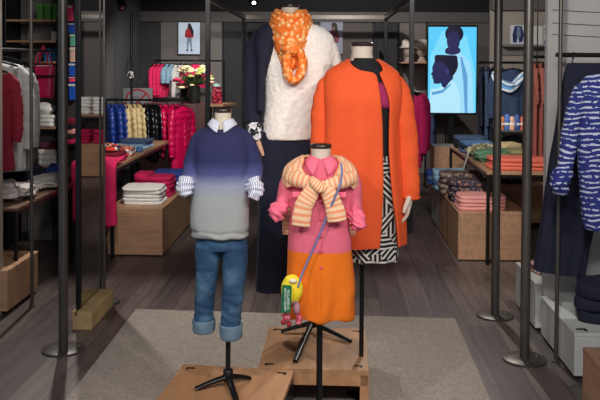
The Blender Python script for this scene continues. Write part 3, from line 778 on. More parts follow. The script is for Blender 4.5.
sl('jumper_sleeve', [(289, 177, -.055), (300, 180, -.095), (312, 184, -.118), (322, 187, -.122)], [(.030, .022), (.034, .022), (.026, .020), (.018, .018)], 9)
sl('jumper_sleeve', [(353, 178, -.055), (343, 181, -.095), (330, 185, -.118), (318, 187, -.122)], [(.030, .022), (.034, .022), (.026, .020), (.018, .018)], 9)
sl('jumper_sleeve', [(319, 184, -.125), (311, 193, -.128), (304, 205, -.128), (301, 226, -.122)], [(.022, .017), (.034, .017), (.038, .016), (.041, .014)], 10)
sl('jumper_sleeve', [(319, 184, -.125), (328, 193, -.128), (334, 205, -.128), (337, 221, -.122)], [(.022, .017), (.032, .017), (.038, .016), (.042, .014)], 9)
mb = MB(); mb.tube([fr.p(312, 180, -.12), fr.p(315, 184, -.142), fr.p(320, 188, -.145), fr.p(325, 190, -.12)], [(.016, .02), (.02, .024), (.02, .022), (.014, .016)], 22, sub=5, fold=lambda q, f: .008 * nz(q, 26, 3)); mb.build('knot', M['knitstripe'], kn, 'all')
mb = MB()
mb.grid(fr.rings([(178, 281, 359, .03, .115, 2.4), (200, 280, 358, .04, .125, 2.4), (225, 280.5, 357, .04, .13, 2.4), (241, 281, 356, .035, .13, 2.4)], n=60, fold=lambda p, f, a: .006 * nz(p, 12, 6)), True, True)
mb.build('jumper_back', stripes_uv('cream_orange_striped_back', (243, 202, 162), (238, 152, 112), 13, .42, .3), kn, 'all')

# ---- cross-body bag
bp = fr.root
bt = thing('crossbody_purse', 'yellow round plush purse on a blue cord hanging at the pink dress', 'purse', fr.root + fr.p(291, 290, -.13))
B0 = fr.p(291, 290, -.13)
def bq(a, b, c_): return fr.p(a, b, c_) - B0
MB().sphere(bq(292, 289, -.13), (.046, .030, .062), 26, 18, lambda d: .07 * nz(d, 2, 3)).build('pouch', flat('yellow_plush', (246, 216, 40), .8, 0, .08, 50, .5), bt, 'all')
MB().tube([bq(341, 163, -.10), bq(342, 172, -.128), bq(340, 186, -.155), bq(335, 197, -.155), bq(326, 219, -.118), bq(316, 243, -.118), bq(303, 272, -.132), bq(298, 287, -.158)], [.0042], 10, sub=5).build('cord', cloth('slate_blue_cord', (100, 120, 170)), bt, True)
MB().box(bq(286.5, 299, -.172), (.040, .003, .118), (R(2), R(2), 0)).build('hang_tag', flat('green_card', (10, 104, 62), .5, 0, .04), bt, bevel=.001)
def text(s_, size, loc, rot, mat, parent, name='lettering'):
    cu = bpy.data.curves.new(name, 'FONT'); cu.body = s_; cu.size = size; cu.extrude = .0004; cu.align_x = 'CENTER'; cu.align_y = 'CENTER'
    tmp = bpy.data.objects.new('tmp', cu); COL.objects.link(tmp)
    dg = bpy.context.evaluated_depsgraph_get(); dg.update()
    me = bpy.data.meshes.new_from_object(tmp.evaluated_get(dg)); bpy.data.objects.remove(tmp)
    me.name = name; me.materials.clear(); me.materials.append(mat)
    o = bpy.data.objects.new(name, me); COL.objects.link(o); o.parent = parent; o.location = loc; o.rotation_euler = rot
    return o
wt = flat('white_ink', (235, 240, 235), .5)
tl = bq(286.5, 299, -.1752)
text('UNITED COLORS\nOF BENETTON.', .0125, tl + Vector((.002, -.0012, -.002)), (PI / 2, R(-90), 0), wt, bt)
mb = MB(); mb.sphere(bq(296.5, 308, -.13), (.016, .016, .026), 14, 10); mb.sphere(bq(294, 300, -.13), (.018, .018, .02), 14, 10)
mb.build('charm_body', flat('mauve_plush', (176, 130, 140), .9), bt, 'all')
mb = MB()
mb.tube([bq(288, 303, -.13), bq(286, 312, -.13), bq(287, 320, -.13)], [.014, .018, .017], 14, sub=3)
mb.tube([bq(297, 312, -.12), bq(299, 318, -.12), bq(298, 324, -.12)], [.01, .013, .012], 14, sub=3)
mb.build('charm_leg', print_mat('pink_marl', [(206, 70, 96), (226, 130, 140), (190, 60, 84)], 90), bt, 'all')
mb = MB(); mb.sphere(bq(289, 324, -.135), (.012, .014, .012), 14, 8); mb.sphere(bq(283.5, 322, -.135), (.011, .013, .012), 14, 8)
mb.build('charm_shoe', flat('dark_red_shoe', (150, 14, 34), .4), bt, 'all')
mb = MB(); mb.sphere(bq(293, 281, -.162), (.018, .006, .010), 12, 8); mb.build('clasp', flat('pale_clasp', (236, 220, 190), .4), bt, 'all')

# ------------------------------------------------------------------ builders for the goods
RND = random.Random(4)
def folded(name, label, cat, loc, w_, d_, h_, mat, layers=2, rotz=0, group=None, seed=0, amp=.006):
    """a folded garment: stacked folds with rounded edges"""
    rings = []; n = 44
    m_ = layers * 5
    prof = [(.0, .9)]
    for l_ in range(layers):
        for k in range(6):
            a = -PI / 2 + PI * k / 5
            prof.append(((l_ + .5 + .5 * math.sin(a)) / layers, 1 - .045 * (1 - math.cos(a)) - .02 * (l_ % 2) - .015 * l_ / layers))
    prof.append((1.0, .8)); prof.append((1.02, .5)); prof.append((1.03, .02))
    mb = MB()
    for z, s_ in prof:
        ring = []
        for i in range(n):
            t = 2 * PI * i / n; c_, q_ = math.cos(t), math.sin(t); pw = 5.5
            x = math.copysign(abs(c_) ** (2 / pw), c_) * w_ / 2 * (s_ if s_ > .85 else s_); y = math.copysign(abs(q_) ** (2 / pw), q_) * d_ / 2 * s_
            p = Vector((x, y, z * h_))
            nn = amp * nz(p, 11, seed)
            p.x += nn * (1 if x > 0 else -1); p.y += amp * nz(p, 10, seed + 5)
            p.z += amp * 1.2 * nz((x, y, 0), 9, seed + 3) * min(1, z * 1.5)
            ring.append(p)
        rings.append(ring)
    mb.grid(rings, True, True)
    o = mb.build(name, mat, None, 'all', loc=loc); o.rotation_euler = (0, 0, rotz)
    return tag(o, label, cat, group)
ORD = ['topmost', 'second', 'third', 'fourth', 'fifth', 'sixth', 'seventh']
def stack(name, what, where, cat, loc, w_, d_, h_, mats, rotz=0, group=None, layers=1, seed=0, amp=.005):
    n = len(mats)
    for k, m_ in enumerate(mats):
        jit = (RND.uniform(-.008, .008), RND.uniform(-.008, .008))
        pos = ORD[n - 1 - k] + (' in stack' if k == n - 1 else ' down in stack') if n > 1 else ''
        if n > 1 and k == 0: pos = 'bottom of stack'
        folded(name, ('%s %s%s' % (what, where, ', ' + pos if pos else '')), cat, (loc[0] + jit[0], loc[1] + jit[1], loc[2] + k * h_ * 1.04), w_, d_, h_, m_, layers, rotz + RND.uniform(-.04, .04), group, seed + k, amp)
def heap(name, label, cat, loc, r3, mat, seed=0, rotz=0, amp=.35):
    mb = MB(); mb.sphere((0, 0, r3[2] * .8), r3, 44, 26, lambda d: amp * nz(d, 2.2, seed) + amp * .45 * nz(d, 6, seed + 2))
    for v in mb.v: v.z = max(0.0, v.z)
    o = mb.build(name, mat, None, 'all', loc=loc); o.rotation_euler = (0, 0, rotz); return tag(o, label, cat)
def hanger(t, w_, z=0):
    mb = MB()
    mb.tube([(.0, 0, -.045), (0, 0, -.02), (.012, 0, -.008), (.012, 0, .004), (0, 0, .010), (-.010, 0, .002)], [.0022], 8, sub=4)
    mb.build('hanger_hook', M['chrome'], t, True)
    MB().tube([(-w_ * .42, 0, -.085), (0, 0, -.043), (w_ * .42, 0, -.085)], [(.006, .009)], 10, sub=3).build('hanger_arm', M['black'], t, True)
def hang(name, label, cat, loc, rotz, w_, len_, thick, mat, sleeve=.0, quilt=0, group=None, seed=0, hk=True, flare=1.0, open_neck=True, nfold=9, amp=.010):
    """a garment hanging on a hanger: shoulders along local x, hook at loc"""
    t = thing(name, label, cat, loc, rotz, group)
    if hk: hanger(t, w_)
    h0 = -.05
    rows = [(h0, .045, .6), (h0 - .012, w_ * .16, .75), (h0 - .035, w_ * .34, .9), (h0 - .065, w_ * .46, 1), (h0 - .12, w_ * .49, 1.05), (h0 - .22, w_ * .47, 1), (-len_ * .6, w_ * .48 * (1 + (flare - 1) * .5), 1), (-len_, w_ * .5 * flare, 1)]
    R_ = interp(rows, 10); rings = []
    n = 48
    def q(z): return (abs(math.sin(z * PI / quilt + seed * 1.7)) ** .6 - .6) * .012 if quilt else 0
    for z, a, b in R_:
        ring = []
        f = min(1, max(0, (-z) / len_))
        for i in range(n):
            th = 2 * PI * i / n; c_, s_ = math.cos(th), math.sin(th)
            x = math.copysign(abs(c_) ** (2 / 2.3), c_) * a; y = math.copysign(abs(s_) ** (2 / 2.3), s_) * b * thick / 2
            d = Vector((x, y, 0)).normalized(); p = Vector((x, y, z))
            k = amp * f * math.sin(th * nfold + seed * 2 + 2 * nz(p, 4, seed)) + .006 * nz(p, 9, seed) + q(z)
            ring.append(p + d * k)
        rings.append(ring)
    mb = MB(); mb.grid(rings, True, True)
    mb.build('body', mat, t, 'all')
    if sleeve:
        for s in (-1, 1):
            mb = MB()
            mb.tube([(s * w_ * .36, 0, h0 - .06), (s * w_ * .48, 0, h0 - .11), (s * w_ * .54, -.006, h0 - .24), (s * (w_ * .55), -.012, h0 - .24 - (sleeve - .2) * .5), (s * (w_ * .54), -.014, h0 - sleeve)], [(.03, thick * .4), (thick * .38, thick * .45), (thick * .33, thick * .42), (thick * .3, thick * .4), (thick * .26, thick * .36)], 20, sub=10, fold=lambda p, f: .006 * nz(p, 12, seed + s) + q(p.z) * .9 + .002 * math.sin(p.z * 120))
            mb.build('sleeve', mat, t, 'all')
    return t
def trousers(name, label, cat, loc, rotz, w_, len_, thick, mat, group=None, seed=0):
    t = thing(name, label, cat, loc, rotz, group); hanger(t, w_)
    mb = MB(); rings = []
    for j in range(30):
        f = j / 29; z = -.06 - f * (len_ - .06); a = w_ * (.34 + .16 * min(1, f * 3)); ring = []
        for i in range(48):
            th = 2 * PI * i / 48; p = Vector((a * math.cos(th), thick / 2 * math.sin(th), z)); d = Vector((math.cos(th), math.sin(th), 0))
            notch = -.02 * math.exp(-(math.cos(th) * 5) ** 2) * min(1, f * 2)
            ring.append(p + d * (.006 * nz(p, 8, seed) + notch))
        rings.append(ring)
    mb.grid(rings, True, True); mb.build('legs', mat, t, 'all'); return t
def rail(name, label, a, b, r_=.012, feet=True, mat=None, cat='clothes rail'):
    a = Vector(a); b = Vector(b); t = thing(name, label, cat, (a.x, a.y, 0))
    mb = MB().cyl((0, 0, a.z), b - Vector((a.x, a.y, 0)), r_, n=12); mb.build('bar', mat or M['black'], t, True)
    if feet:
        for q in (a, b):
            MB().cyl((q.x - a.x, q.y - a.y, 0), (q.x - a.x, q.y - a.y, q.z), r_, n=12).build('post', mat or M['black'], t, True)
            MB().box((q.x - a.x, q.y - a.y, .01), (.04, .36, .02)).build('foot', mat or M['black'], t, bevel=.004)
    return t
def cabinet(name, label, cat, x0, x1, y0, y1, z1, mat, kick=.03, seams=(), side='x', z0=0):
    t = thing(name, label, cat, (x0, y0, z0)); w_, d_, h_ = x1 - x0, y1 - y0, z1 - z0
    MB().box((w_ / 2, d_ / 2, kick + (h_ - kick - .02) / 2), (w_, d_, h_ - kick - .02)).build('body', mat, t, bevel=.002)
    MB().box((w_ / 2, d_ / 2, h_ - .01), (w_ + .004, d_ + .004, .02)).build('top', mat, t, bevel=.003)
    if kick: MB().box((w_ / 2, d_ / 2, kick / 2), (w_ - .05, d_ - .05, kick)).build('plinth_base', M['black'], t)
    for s in seams:   # panel joints on the long side
        MB().box((s[0], s[1], kick + (h_ - kick) / 2 - .01), (.004, .004, h_ - kick - .03)).build('panel_joint', M['black'], t)
    return t
def table(name, label, x0, x1, y0, y1, z1, tth=.025, leg=.028, top=None, side_rail=True, inset=.0):
    t = thing(name, label, 'table', (x0, y0, 0)); w_, d_ = x1 - x0, y1 - y0
    MB().box((w_ / 2, d_ / 2, z1 - tth / 2), (w_, d_, tth)).build('table_top', top or M['oaky'], t, bevel=.002)
    for sx in (0, 1):
        for sy in (0, 1):
            MB().box((leg / 2 + sx * (w_ - leg), leg / 2 + sy * (d_ - leg), (z1 - tth) / 2), (leg, leg, z1 - tth)).build('leg', M['black'], t, bevel=.002)
    MB().box((w_ / 2, leg / 2, z1 - tth - leg / 2), (w_ - 2 * leg, leg * .8, leg)).box((w_ / 2, d_ - leg / 2, z1 - tth - leg / 2), (w_ - 2 * leg, leg * .8, leg)).box((leg / 2, d_ / 2, z1 - tth - leg / 2), (leg * .8, d_ - 2 * leg, leg)).box((w_ - leg / 2, d_ / 2, z1 - tth - leg / 2), (leg * .8, d_ - 2 * leg, leg)).build('apron_frame', M['black'], t)
    return t
def pbox(name, label, cat, c, d, mat, group=None, bevel=.003, lid=None):
    c = Vector(c); o = Vector((c.x, c.y, c.z - d[2] / 2))
    if lid is None:
        return tag(MB().box((0, 0, d[2] / 2), d).build(name, mat, None, bevel=bevel, loc=o), label, cat, group)
    t = thing(name, label, cat, o, group=group)
    MB().box((0, 0, d[2] * .42), (d[0], d[1], d[2] * .84)).build('box_body', mat, t, bevel=bevel)
    MB().box((0, 0, d[2] * .92), (d[0] + .006, d[1] + .006, d[2] * .16)).build('lid', lid, t, bevel=bevel)
    return t

# ================================================================= LEFT FRONT BAY
Y = 5.25
cabinet('floor_box', 'oak floor box with joints in the front left wall bay', 'box', LW + .03, fl(38, 292).x, fl(4, 316).y, fl(38, 292).y, at(38, 251, fl(38, 292).y).z, M['oak'], .03)
fbx = fl(38, 292).x
zs = .64
table('display_table', 'low shelf table with crumpled grey and navy clothes in the left bay', LW + .03, -2.07, 5.4, 6.6, zs, .02, .022, wood('walnut_shelf', (108, 82, 66), 1))
g = 'clothes'
heap('crumpled_shirt', 'crumpled light grey shirt heap on the low left shelf table', 'shirt', (-2.33, 5.78, zs), (.22, .26, .07), cloth('stone_grey_fabric', (176, 170, 166)), 3)
heap('crumpled_shirt', 'crumpled pale grey shirt at the back edge of the left shelf table', 'shirt', (-2.22, 6.3, zs), (.14, .2, .055), cloth('stone_grey_fabric', (176, 170, 166)), 5)
heap('crumpled_jumper', 'crumpled navy jumper on the low left shelf table behind grey shirts', 'jumper', (-2.42, 6.36, zs), (.2, .18, .11), M['navy'], 8)
heap('crumpled_jumper', 'blue crumpled jumper at the far end of the left shelf table', 'jumper', (-2.18, 6.5, zs), (.09, .09, .09), M['bluec'], 11)
heap('crumpled_blouse', 'bright pink crumpled top on the low left shelf table', 'top', (-2.62, 6.05, zs), (.12, .2, .11), M['hotpink'], 14)
zr = at(18, 50, 5.8).z
rail('wall_rail', 'black wall rail carrying coats in the left bay', (-2.2, 5.23, zr), (-2.2, 6.6, zr), .011, False)
struct(MB().box((0, 0, 0), (2.0, .03, .03)).build('trim_30', M['black'], loc=(at(33, 47, 6.0).x - 1.0, 6.65, at(20, 47, 6.65).z)))
hang('burgundy_sweatshirt', 'burgundy sweatshirt hanging nearest in the front left bay', 'sweatshirt', (at(-18, 60, 5.42).x, 5.42, zr - .07), R(14), .40, .74, .10, M['burgundy'], .5, seed=2)
hang('light_grey_jacket', 'light grey jacket hanging behind the burgundy sweatshirt on the left', 'jacket', (at(-10, 60, 5.68).x, 5.68, zr - .03), R(26), .46, .82, .10, cloth('pale_silver_fabric', (160, 162, 162)), .62, seed=6)
hang('grey_jacket', 'dark grey jacket hanging third in the front left bay', 'jacket', (at(-4, 60, 5.88).x, 5.88, zr - .04), R(30), .48, .84, .10, M['greyk'], .62, seed=7)
hang('navy_coat', 'near-black coat hanging rearmost in the front left bay', 'coat', (at(-1, 60, 6.12).x, 6.12, zr + .0), R(30), .44, .8, .10, M['blackc'], .6, seed=9)

# shelving behind with boxes
YS = 6.98; sx0 = LW + .02; sx1 = at(82, 60, YS).x
t = thing('shelf_unit', 'black shelf unit with thin oak shelves on the left wall holding green and blue boxes', 'shelf unit', (sx0, YS, 0))
def zy(py, Y_=YS): return at(45, py, Y_).z
for x_, d_ in ((0, .34), (at(58.5, 60, YS).x - sx0, .34), (sx1 - sx0, .03)):
    MB().box((x_, d_ / 2, 1.2), (.03, d_, 2.4)).build('upright', M['black'], t, bevel=.002)
shz = [zy(19.5), zy(40.5), zy(61.5), zy(127), zy(166)]
xe = at(57, 60, YS).x - sx0
for z_ in shz:
    MB().box((xe / 2, .17, z_ - .008), (xe - .03, .33, .018)).build('shelf', M['oak'], t, bevel=.002)
MB().box(((sx1 - sx0 + xe) / 2 + .03, .02, 1.2), (sx1 - sx0 - xe - .07, .02, 2.4)).build('peg_panel', wood('dark_panel', (60, 56, 56), 2), t)
grn = flat('green_card_box', (70, 128, 56), .6); grl = flat('green_lid', (84, 150, 66), .6)
for k, (a, b) in enumerate(((36.8, 42.6), (44.4, 50.6), (52.6, 57.2))):
    A = at(a, 19, YS + .04); B = at(b, 4, YS + .04)
    pbox('green_box', ('leftmost', 'middle', 'rightmost')[k] + ' of the three green boxes on the top left shelf', 'box', ((A.x + B.x) / 2, YS + .12, (shz[0] + .002 + B.z) / 2), (B.x - A.x, .16, B.z - shz[0] - .002), grn, lid=grl)
blu = flat('blue_card_box', (30, 126, 196), .6)
for k, (a, b) in enumerate(((44, 51), (52.5, 58))):
    A = at(a, 61, YS + .04); B = at(b, 46, YS + .04)
    pbox('blue_box', ('left', 'right')[k] + ' of the two bright blue boxes on the third left shelf', 'box', ((A.x + B.x) / 2 - .003, YS + .12, (shz[2] + .002 + B.z) / 2), (B.x - A.x - .01, .16, B.z - shz[2] - .002), blu, lid=flat('blue_lid', (40, 140, 210), .6))
A = at(51, 40, YS + .04); B = at(57, 31.5, YS + .04)
pbox('white_box', 'small white box on the second left shelf below the green boxes', 'box', ((A.x + B.x) / 2, YS + .1, (shz[1] + .002 + B.z) / 2), (B.x - A.x, .1, B.z - shz[1] - .002), M['white'], lid=M['white'])
# packs hanging on the peg panel
for k, (a, b, y0, y1, mt, lab) in enumerate(((67, 72.5, 5, 21, flat('pink_card', (226, 60, 110), .5), 'pink packet hanging topmost beside the thick left pole'), (68.5, 74.5, 23, 33, flat('deep_blue_card', (22, 76, 170), .5), 'blue packet hanging under the pink packet'), (70, 75, 34, 46, flat('teal_card', (90, 160, 140), .5), 'teal and white packet hanging on the peg panel'), (70, 75, 47, 62, flat('tan_card', (196, 160, 140), .5), 'tan framed packet hanging mid height on the peg panel'), (69, 75.5, 63, 76, flat('deep_blue_card', (22, 76, 170), .5), 'upper blue packet hanging above a pink striped packet'), (69, 75.5, 77, 82, flat('pink_card', (226, 60, 110), .5), 'thin pink packet hanging between blue packets'), (69, 75.5, 83, 100, flat('deep_blue_card', (22, 76, 170), .5), 'lowest blue packet hanging on the peg panel'))):
    A = at(a, y1, YS - .03); B = at(b, y0, YS - .03)
    t2 = thing('hanging_packet', lab, 'packet', ((A.x + B.x) / 2, YS - .018, A.z))
    MB().box((0, 0, (B.z - A.z) / 2), (B.x - A.x, .04, B.z - A.z)).build('packet_body', mt, t2, bevel=.004)
    MB().box((0, -.026, (B.z - A.z) * .88), (B.x - A.x, .003, (B.z - A.z) * .12)).build('header_card', M['white'], t2)
# tote bag
tm = flat('raspberry_leather', (196, 22, 84), .45, 0, .06)
ty = 6.5; A = at(32, 97, ty); B = at(55, 65, ty); zt0 = at(43, 46, ty).z
t = thing('tote_bag', 'raspberry pink tote bag hanging by its handles in front of the left shelves', 'handbag', ((A.x + B.x) / 2, ty, A.z))
hw = (B.x - A.x) / 2; hh = B.z - A.z
mb = MB(); rings = []
for j in range(13):
    f = j / 12; a = hw * (.80 + .2 * f); b = .055 * (1 - .25 * f); ring = []
    for i in range(40):
        th = 2 * PI * i / 40; pw = 4.5; c_, s_ = math.cos(th), math.sin(th)
        ring.append(Vector((math.copysign(abs(c_) ** (2 / pw), c_) * a, math.copysign(abs(s_) ** (2 / pw), s_) * b, f * hh)))
    rings.append(ring)
mb.grid(rings, True, False); mb.add(rings[0], [tuple(range(40))])
mb.build('bag_body', tm, t, True, solid=.004)
zt1 = zt0 - A.z
for s in (-1, 1):
    MB().tube([(-hw * .5, s * .048, hh * .8), (-hw * .48, s * .04, hh + .05), (-hw * .15, s * .012, zt1 - .03), (0, 0, zt1), (hw * .15, s * .012, zt1 - .03), (hw * .5, s * .04, hh + .05), (hw * .52, s * .048, hh * .8)], [(.006, .004)], 10, sub=6).build('handle', tm, t, True)
MB().tube([(-hw * .98, -.045, hh * .99), (0, -.05, hh * .97), (hw * .98, -.045, hh * .99)], [.004], 8, sub=4).build('top_binding', flat('pale_edge', (230, 190, 190), .6), t, True)
hk = at(43, 46, ty)
t = thing('wall_rail', 'thin black rail with two drop bars holding the raspberry tote bag', 'clothes rail', (hk.x, ty, 0))
MB().cyl((-.35, .0, hk.z - .012), (.14, .0, hk.z - .012), .006, n=10).build('bar', M['black'], t, True)
MB().cyl((-.35, 0, 0), (-.35, 0, hk.z), .01, n=10).build('post', M['black'], t, True)
MB().cyl((.14, 0, 0), (.14, 0, hk.z), .01, n=10).build('post', M['black'], t, True)
MB().box((-.105, -.075, at(45, 76, ty - .07).z), (.5, .014, .014)).build('bar', M['black'], t)
# head form with white hat
def head_form(name, label, loc, sc, matl, hat, hatname='sun_hat'):
    t = thing(name, label, 'hat', loc)
    MB().lathe((0, 0, 0), [(.055 * sc, 0), (.05 * sc, .02 * sc), (.032 * sc, .05 * sc), (.035 * sc, .07 * sc)], 20).build('stand', matl, t, True)
    MB().sphere((0, -.005 * sc, .14 * sc), (.066 * sc, .078 * sc, .09 * sc), 20, 14).build('head', matl, t, True)
    MB().sphere((0, -.08 * sc, .13 * sc), (.012 * sc, .016 * sc, .02 * sc), 10, 8).build('nose', matl, t, True)
    MB().lathe((0, 0, .15 * sc), [(.10 * sc, 0), (.115 * sc, .012 * sc), (.085 * sc, .03 * sc), (.08 * sc, .085 * sc), (.06 * sc, .105 * sc), (.01, .11 * sc)], 26).build('hat_crown', hat, t, True)
    return t
hp = at(42, 115, YS + .1)
heap('knitted_hat', 'white knitted hat lying above the folded shirts on the left shelf', 'hat', (hp.x + .01, YS + .1, shz[3] + .105), (.105, .1, .055), M['whitec'], 2, amp=.12)
stack('folded_shirt', 'off-white folded shirt', 'on the left wall shelf under the white cap', 'shirt', (at(49, 120, YS + .1).x - .01, YS + .12, shz[3] + .002), .17, .24, .032, [M['whitec']] * 3, seed=4)
stack('folded_jumper', 'dark folded jumper with burgundy', 'on the left wall', 'jumper', (at(72, 120, YS - .1).x, YS - .12, .93), .1, .2, .04, [M['magenta'], M['blackc'], M['palepink'], M['blackc'], M['burgundy']], seed=6)
pbox('side_shelf', 'small dark shelf behind the thick left pole holding dark jumpers', 'shelf', (at(72, 120, YS - .1).x, YS - .10, .915), (.13, .22, .024), M['black'])
stack('folded_shirt', 'cream folded shirt', 'on the lower left wall shelf', 'shirt', (at(50, 160, YS + .1).x, YS + .12, shz[4] + .002), .17, .24, .045, [M['whitec'], M['whitec'], cloth('cream_fabric', (226, 214, 204)), cloth('plum_fabric', (84, 28, 50))], seed=14)

# ================================================================= LEFT TABLE, BOX AND JACKETS
TX1 = -1.765; TY0, TY1, TZ = 6.7, 9.0, .75
table('display_table', 'long oak-topped table with folded tops and a hot pink drape', -2.12, TX1, TY0, TY1, TZ)
# pink drape over the near edge
mb = MB(); P = []
for j in range(22):
    row = []
    for i in range(41):
        u = i / 40; x = -2.11 + u * .37; f = j / 21
        ln = .50 + .06 * math.sin(u * 9)
        L_ = f * (.30 + ln - .2 * abs(u - .5))
        if L_ < .28: y = TY0 + .26 - L_; z = TZ + .012 + .05 * (1 - f) + .012 * nz((x, L_, 0), 9)
        else:
            k = L_ - .28; y = TY0 - .022 - .016 * math.sin(x * 55 + 3 * nz((x, 0, k), 4)) * min(1, k * 5) - .01; z = TZ + .012 - k
        row.append(Vector((x - (-2.0), y - TY0, z - TZ + .0)))
    P.append(row)
mb.grid(P)
o = mb.build('draped_blouse', M['hotpink'], None, 'all', solid=.008, loc=(-2.0, TY0, TZ)); tag(o, 'hot pink garment draped over the near edge of the oak table', 'top')
o = hang('draped_dress', 'hot pink dress hanging at the near right corner of the oak table', 'dress', (-1.83, TY0 - .10, TZ + .10), R(8), .22, .56, .06, M['hotpink'], 0, seed=12, hk=False)
xx = -2.02
stack('folded_sweater', 'magenta folded top', 'near the pink drape', 'top', (-1.95, 7.18, TZ), .30, .3, .024, [M['magenta'], M['magenta'], M['burgundy']], layers=1, seed=21)
folded('patterned_blouse', 'multicoloured patterned folded top on the oak table', 'top', (-1.96, 7.58, TZ), .30, .34, .08, M['multi'], 2, .1, None, 31, .012)
heap('patterned_scarf', 'crumpled multicoloured scarf on the magenta tops', 'scarf', (-1.97, 7.2, TZ + .075), (.13, .12, .04), M['multi'], 4)
stack('folded_jeans', 'blue folded jeans', 'at the back right of the oak table', 'jeans', (-1.95, 8.3, TZ), .30, .34, .026, [M['ldenim'], M['denim'], M['steelblue']], seed=41)
folded('folded_jeans', 'light blue folded jeans on the oak table in front of the jeans stack', 'jeans', (-1.98, 7.98, TZ), .30, .26, .05, M['ldenim'], 2, 0, None, 33)
heap('denim_purse', 'small denim pouch on the oak table edge', 'pouch', (-1.82, 7.85, TZ), (.035, .03, .03), M['denim'], 3)
# low box
BX1 = fl(159.5, 260).x; BY0 = 6.79; BH = .40
cabinet('low_display_box', 'long low oak box with white and magenta stacks left of the dip-dyed mannequin', 'box', -1.84, BX1, BY0, 8.4, BH, M['oak'], .012)
bx = at(143, 205, 7.05).x
stack('folded_shirt', 'white folded shirt', 'at the front of the low oak box', 'shirt', (at(145, 205, 7.1).x, 7.1, BH), .34, .34, .028, [M['whitec']] * 5, rotz=.03, seed=51)
stack('folded_sweater', 'magenta folded top', 'behind the white stack', 'top', (at(156, 200, 7.48).x, 7.5, BH), .32, .3, .034, [M['magenta']] * 5, seed=61)
folded('folded_sweater', 'thick magenta folded top lying by the legs of the oak table', 'top', (-1.70, 7.52, BH + .0), .14, .28, .2, M['magenta'], 3, 0, None, 66)
stack('folded_jeans', 'royal blue folded trousers', 'at the back of the low oak box', 'trousers', (at(172, 190, 7.95).x, 7.95, BH), .34, .3, .04, [M['bluec'], M['navy'], M['bluec'], M['bluec']], seed=71)
# jackets on the rail
JY = 9.3; zj = at(150, 100, JY).z
ja = at(106, 100, JY).x; jb = at(182, 100, JY).x
rail('clothes_rail', 'low black rail carrying blue, beige, black and pink padded jackets', (ja, JY, zj), (jb, JY, zj), .013)
cols = [('blue', 'puffn', [110, 117, 123.5]), ('beige', 'puffb', [126, 131, 136, 140.5]), ('black', 'puffk', [145, 149, 153, 157]), ('pink', 'puffp', [161, 167, 173, 178.5])]
for nm, mk, xs in cols:
    for k, px in enumerate(xs):
        nth = ('leftmost', 'second from left', 'third from left', 'rightmost')[k] if k < len(xs) - 1 else 'rightmost'
        hang('padded_jacket', '%s padded jacket on the low rail, %s of the %s ones' % (nm, nth, nm), 'jacket', (at(px, 100, JY).x, JY, zj), R(90 + 22 + (k * 5) % 9), .31, .64 + .03 * (k % 3), .085, M[mk], .50, quilt=.072, seed=int(px), group='padded jackets on the low rail', amp=.003)
hang('padded_waistcoat', 'longer hot pink padded jacket turned outward at the right end of the low rail', 'jacket', (at(182, 103, JY - .1).x, JY - .12, zj - .01), R(62), .33, .74, .12, M['puffp'], .55, quilt=.075, seed=77, amp=.003)
# prohibition sign on wall
sp_ = at(138, 99, 10.6)
t = thing('prohibition_sign', 'pale board with a faint red prohibition ring behind the padded jackets', 'sign', (sp_.x, 10.6, 0))
w2 = at(152, 99, 10.6).x - at(123, 99, 10.6).x; h2 = at(138, 88, 10.6).z
MB().box((0, 0, h2 / 2), (w2, .02, h2)).build('board', flat('pale_board', (120, 120, 124), .6, 0, .03), t)
rr = .16; mb = MB()
mb.tube([(rr * math.cos(a * PI / 20), -.012, h2 - .18 + rr * math.sin(a * PI / 20)) for a in range(41)], [(.012, .003)], 8, caps=False)
mb.tube([(-rr * .7, -.012, h2 - .18 - rr * .7), (rr * .7, -.012, h2 - .18 + rr * .7)], [(.003, .012)], 8)
mb.build('red_ring', flat('muted_red', (140, 40, 52), .6), t, True)
mb = MB(); mb.tube([(.05 * math.cos(a * PI / 10) - .02, -.012, h2 - .16 + .05 * math.sin(a * PI / 10)) for a in range(21)], [(.005, .002)], 6, caps=False)
mb.build('figure', flat('grey_ink', (70, 70, 76), .6), t, True)
# slim post with round ornament
q0 = at(131.5, 75, 9.9)
t = thing('hanging_post', 'slim dark post with a round patterned disc behind the jackets', 'post', (q0.x, 9.9, 0))
MB().cyl((0, 0, 0), (0, 0, at(131, 12, 9.9).z), .016, n=10).build('tube', M['black'], t, True)
MB().tube([(.0, -.03, q0.z + .26), (-.05, -.035, q0.z + .1), (-.05, -.035, q0.z), (0, -.035, q0.z - .06), (.05, -.035, q0.z), (.05, -.035, q0.z + .1), (0, -.03, q0.z + .26)], [.005], 8, sub=5).build('cord', M['black'], t, True)
MB().sphere((0, -.045, q0.z), (.045, .012, .045), 18, 10).build('disc', M['bwprint'], t, True)
o = MB().box((0, 0, .13), (.035, .03, .26)).sphere((0, 0, .27), (.022, .018, .03)).build('fire_hose_reel', M['blackc'], None, loc=(at(121, 80, 11.0).x, 11.0, at(121, 96, 11.0).z), bevel=.008)
bpy.data.objects.remove(o)
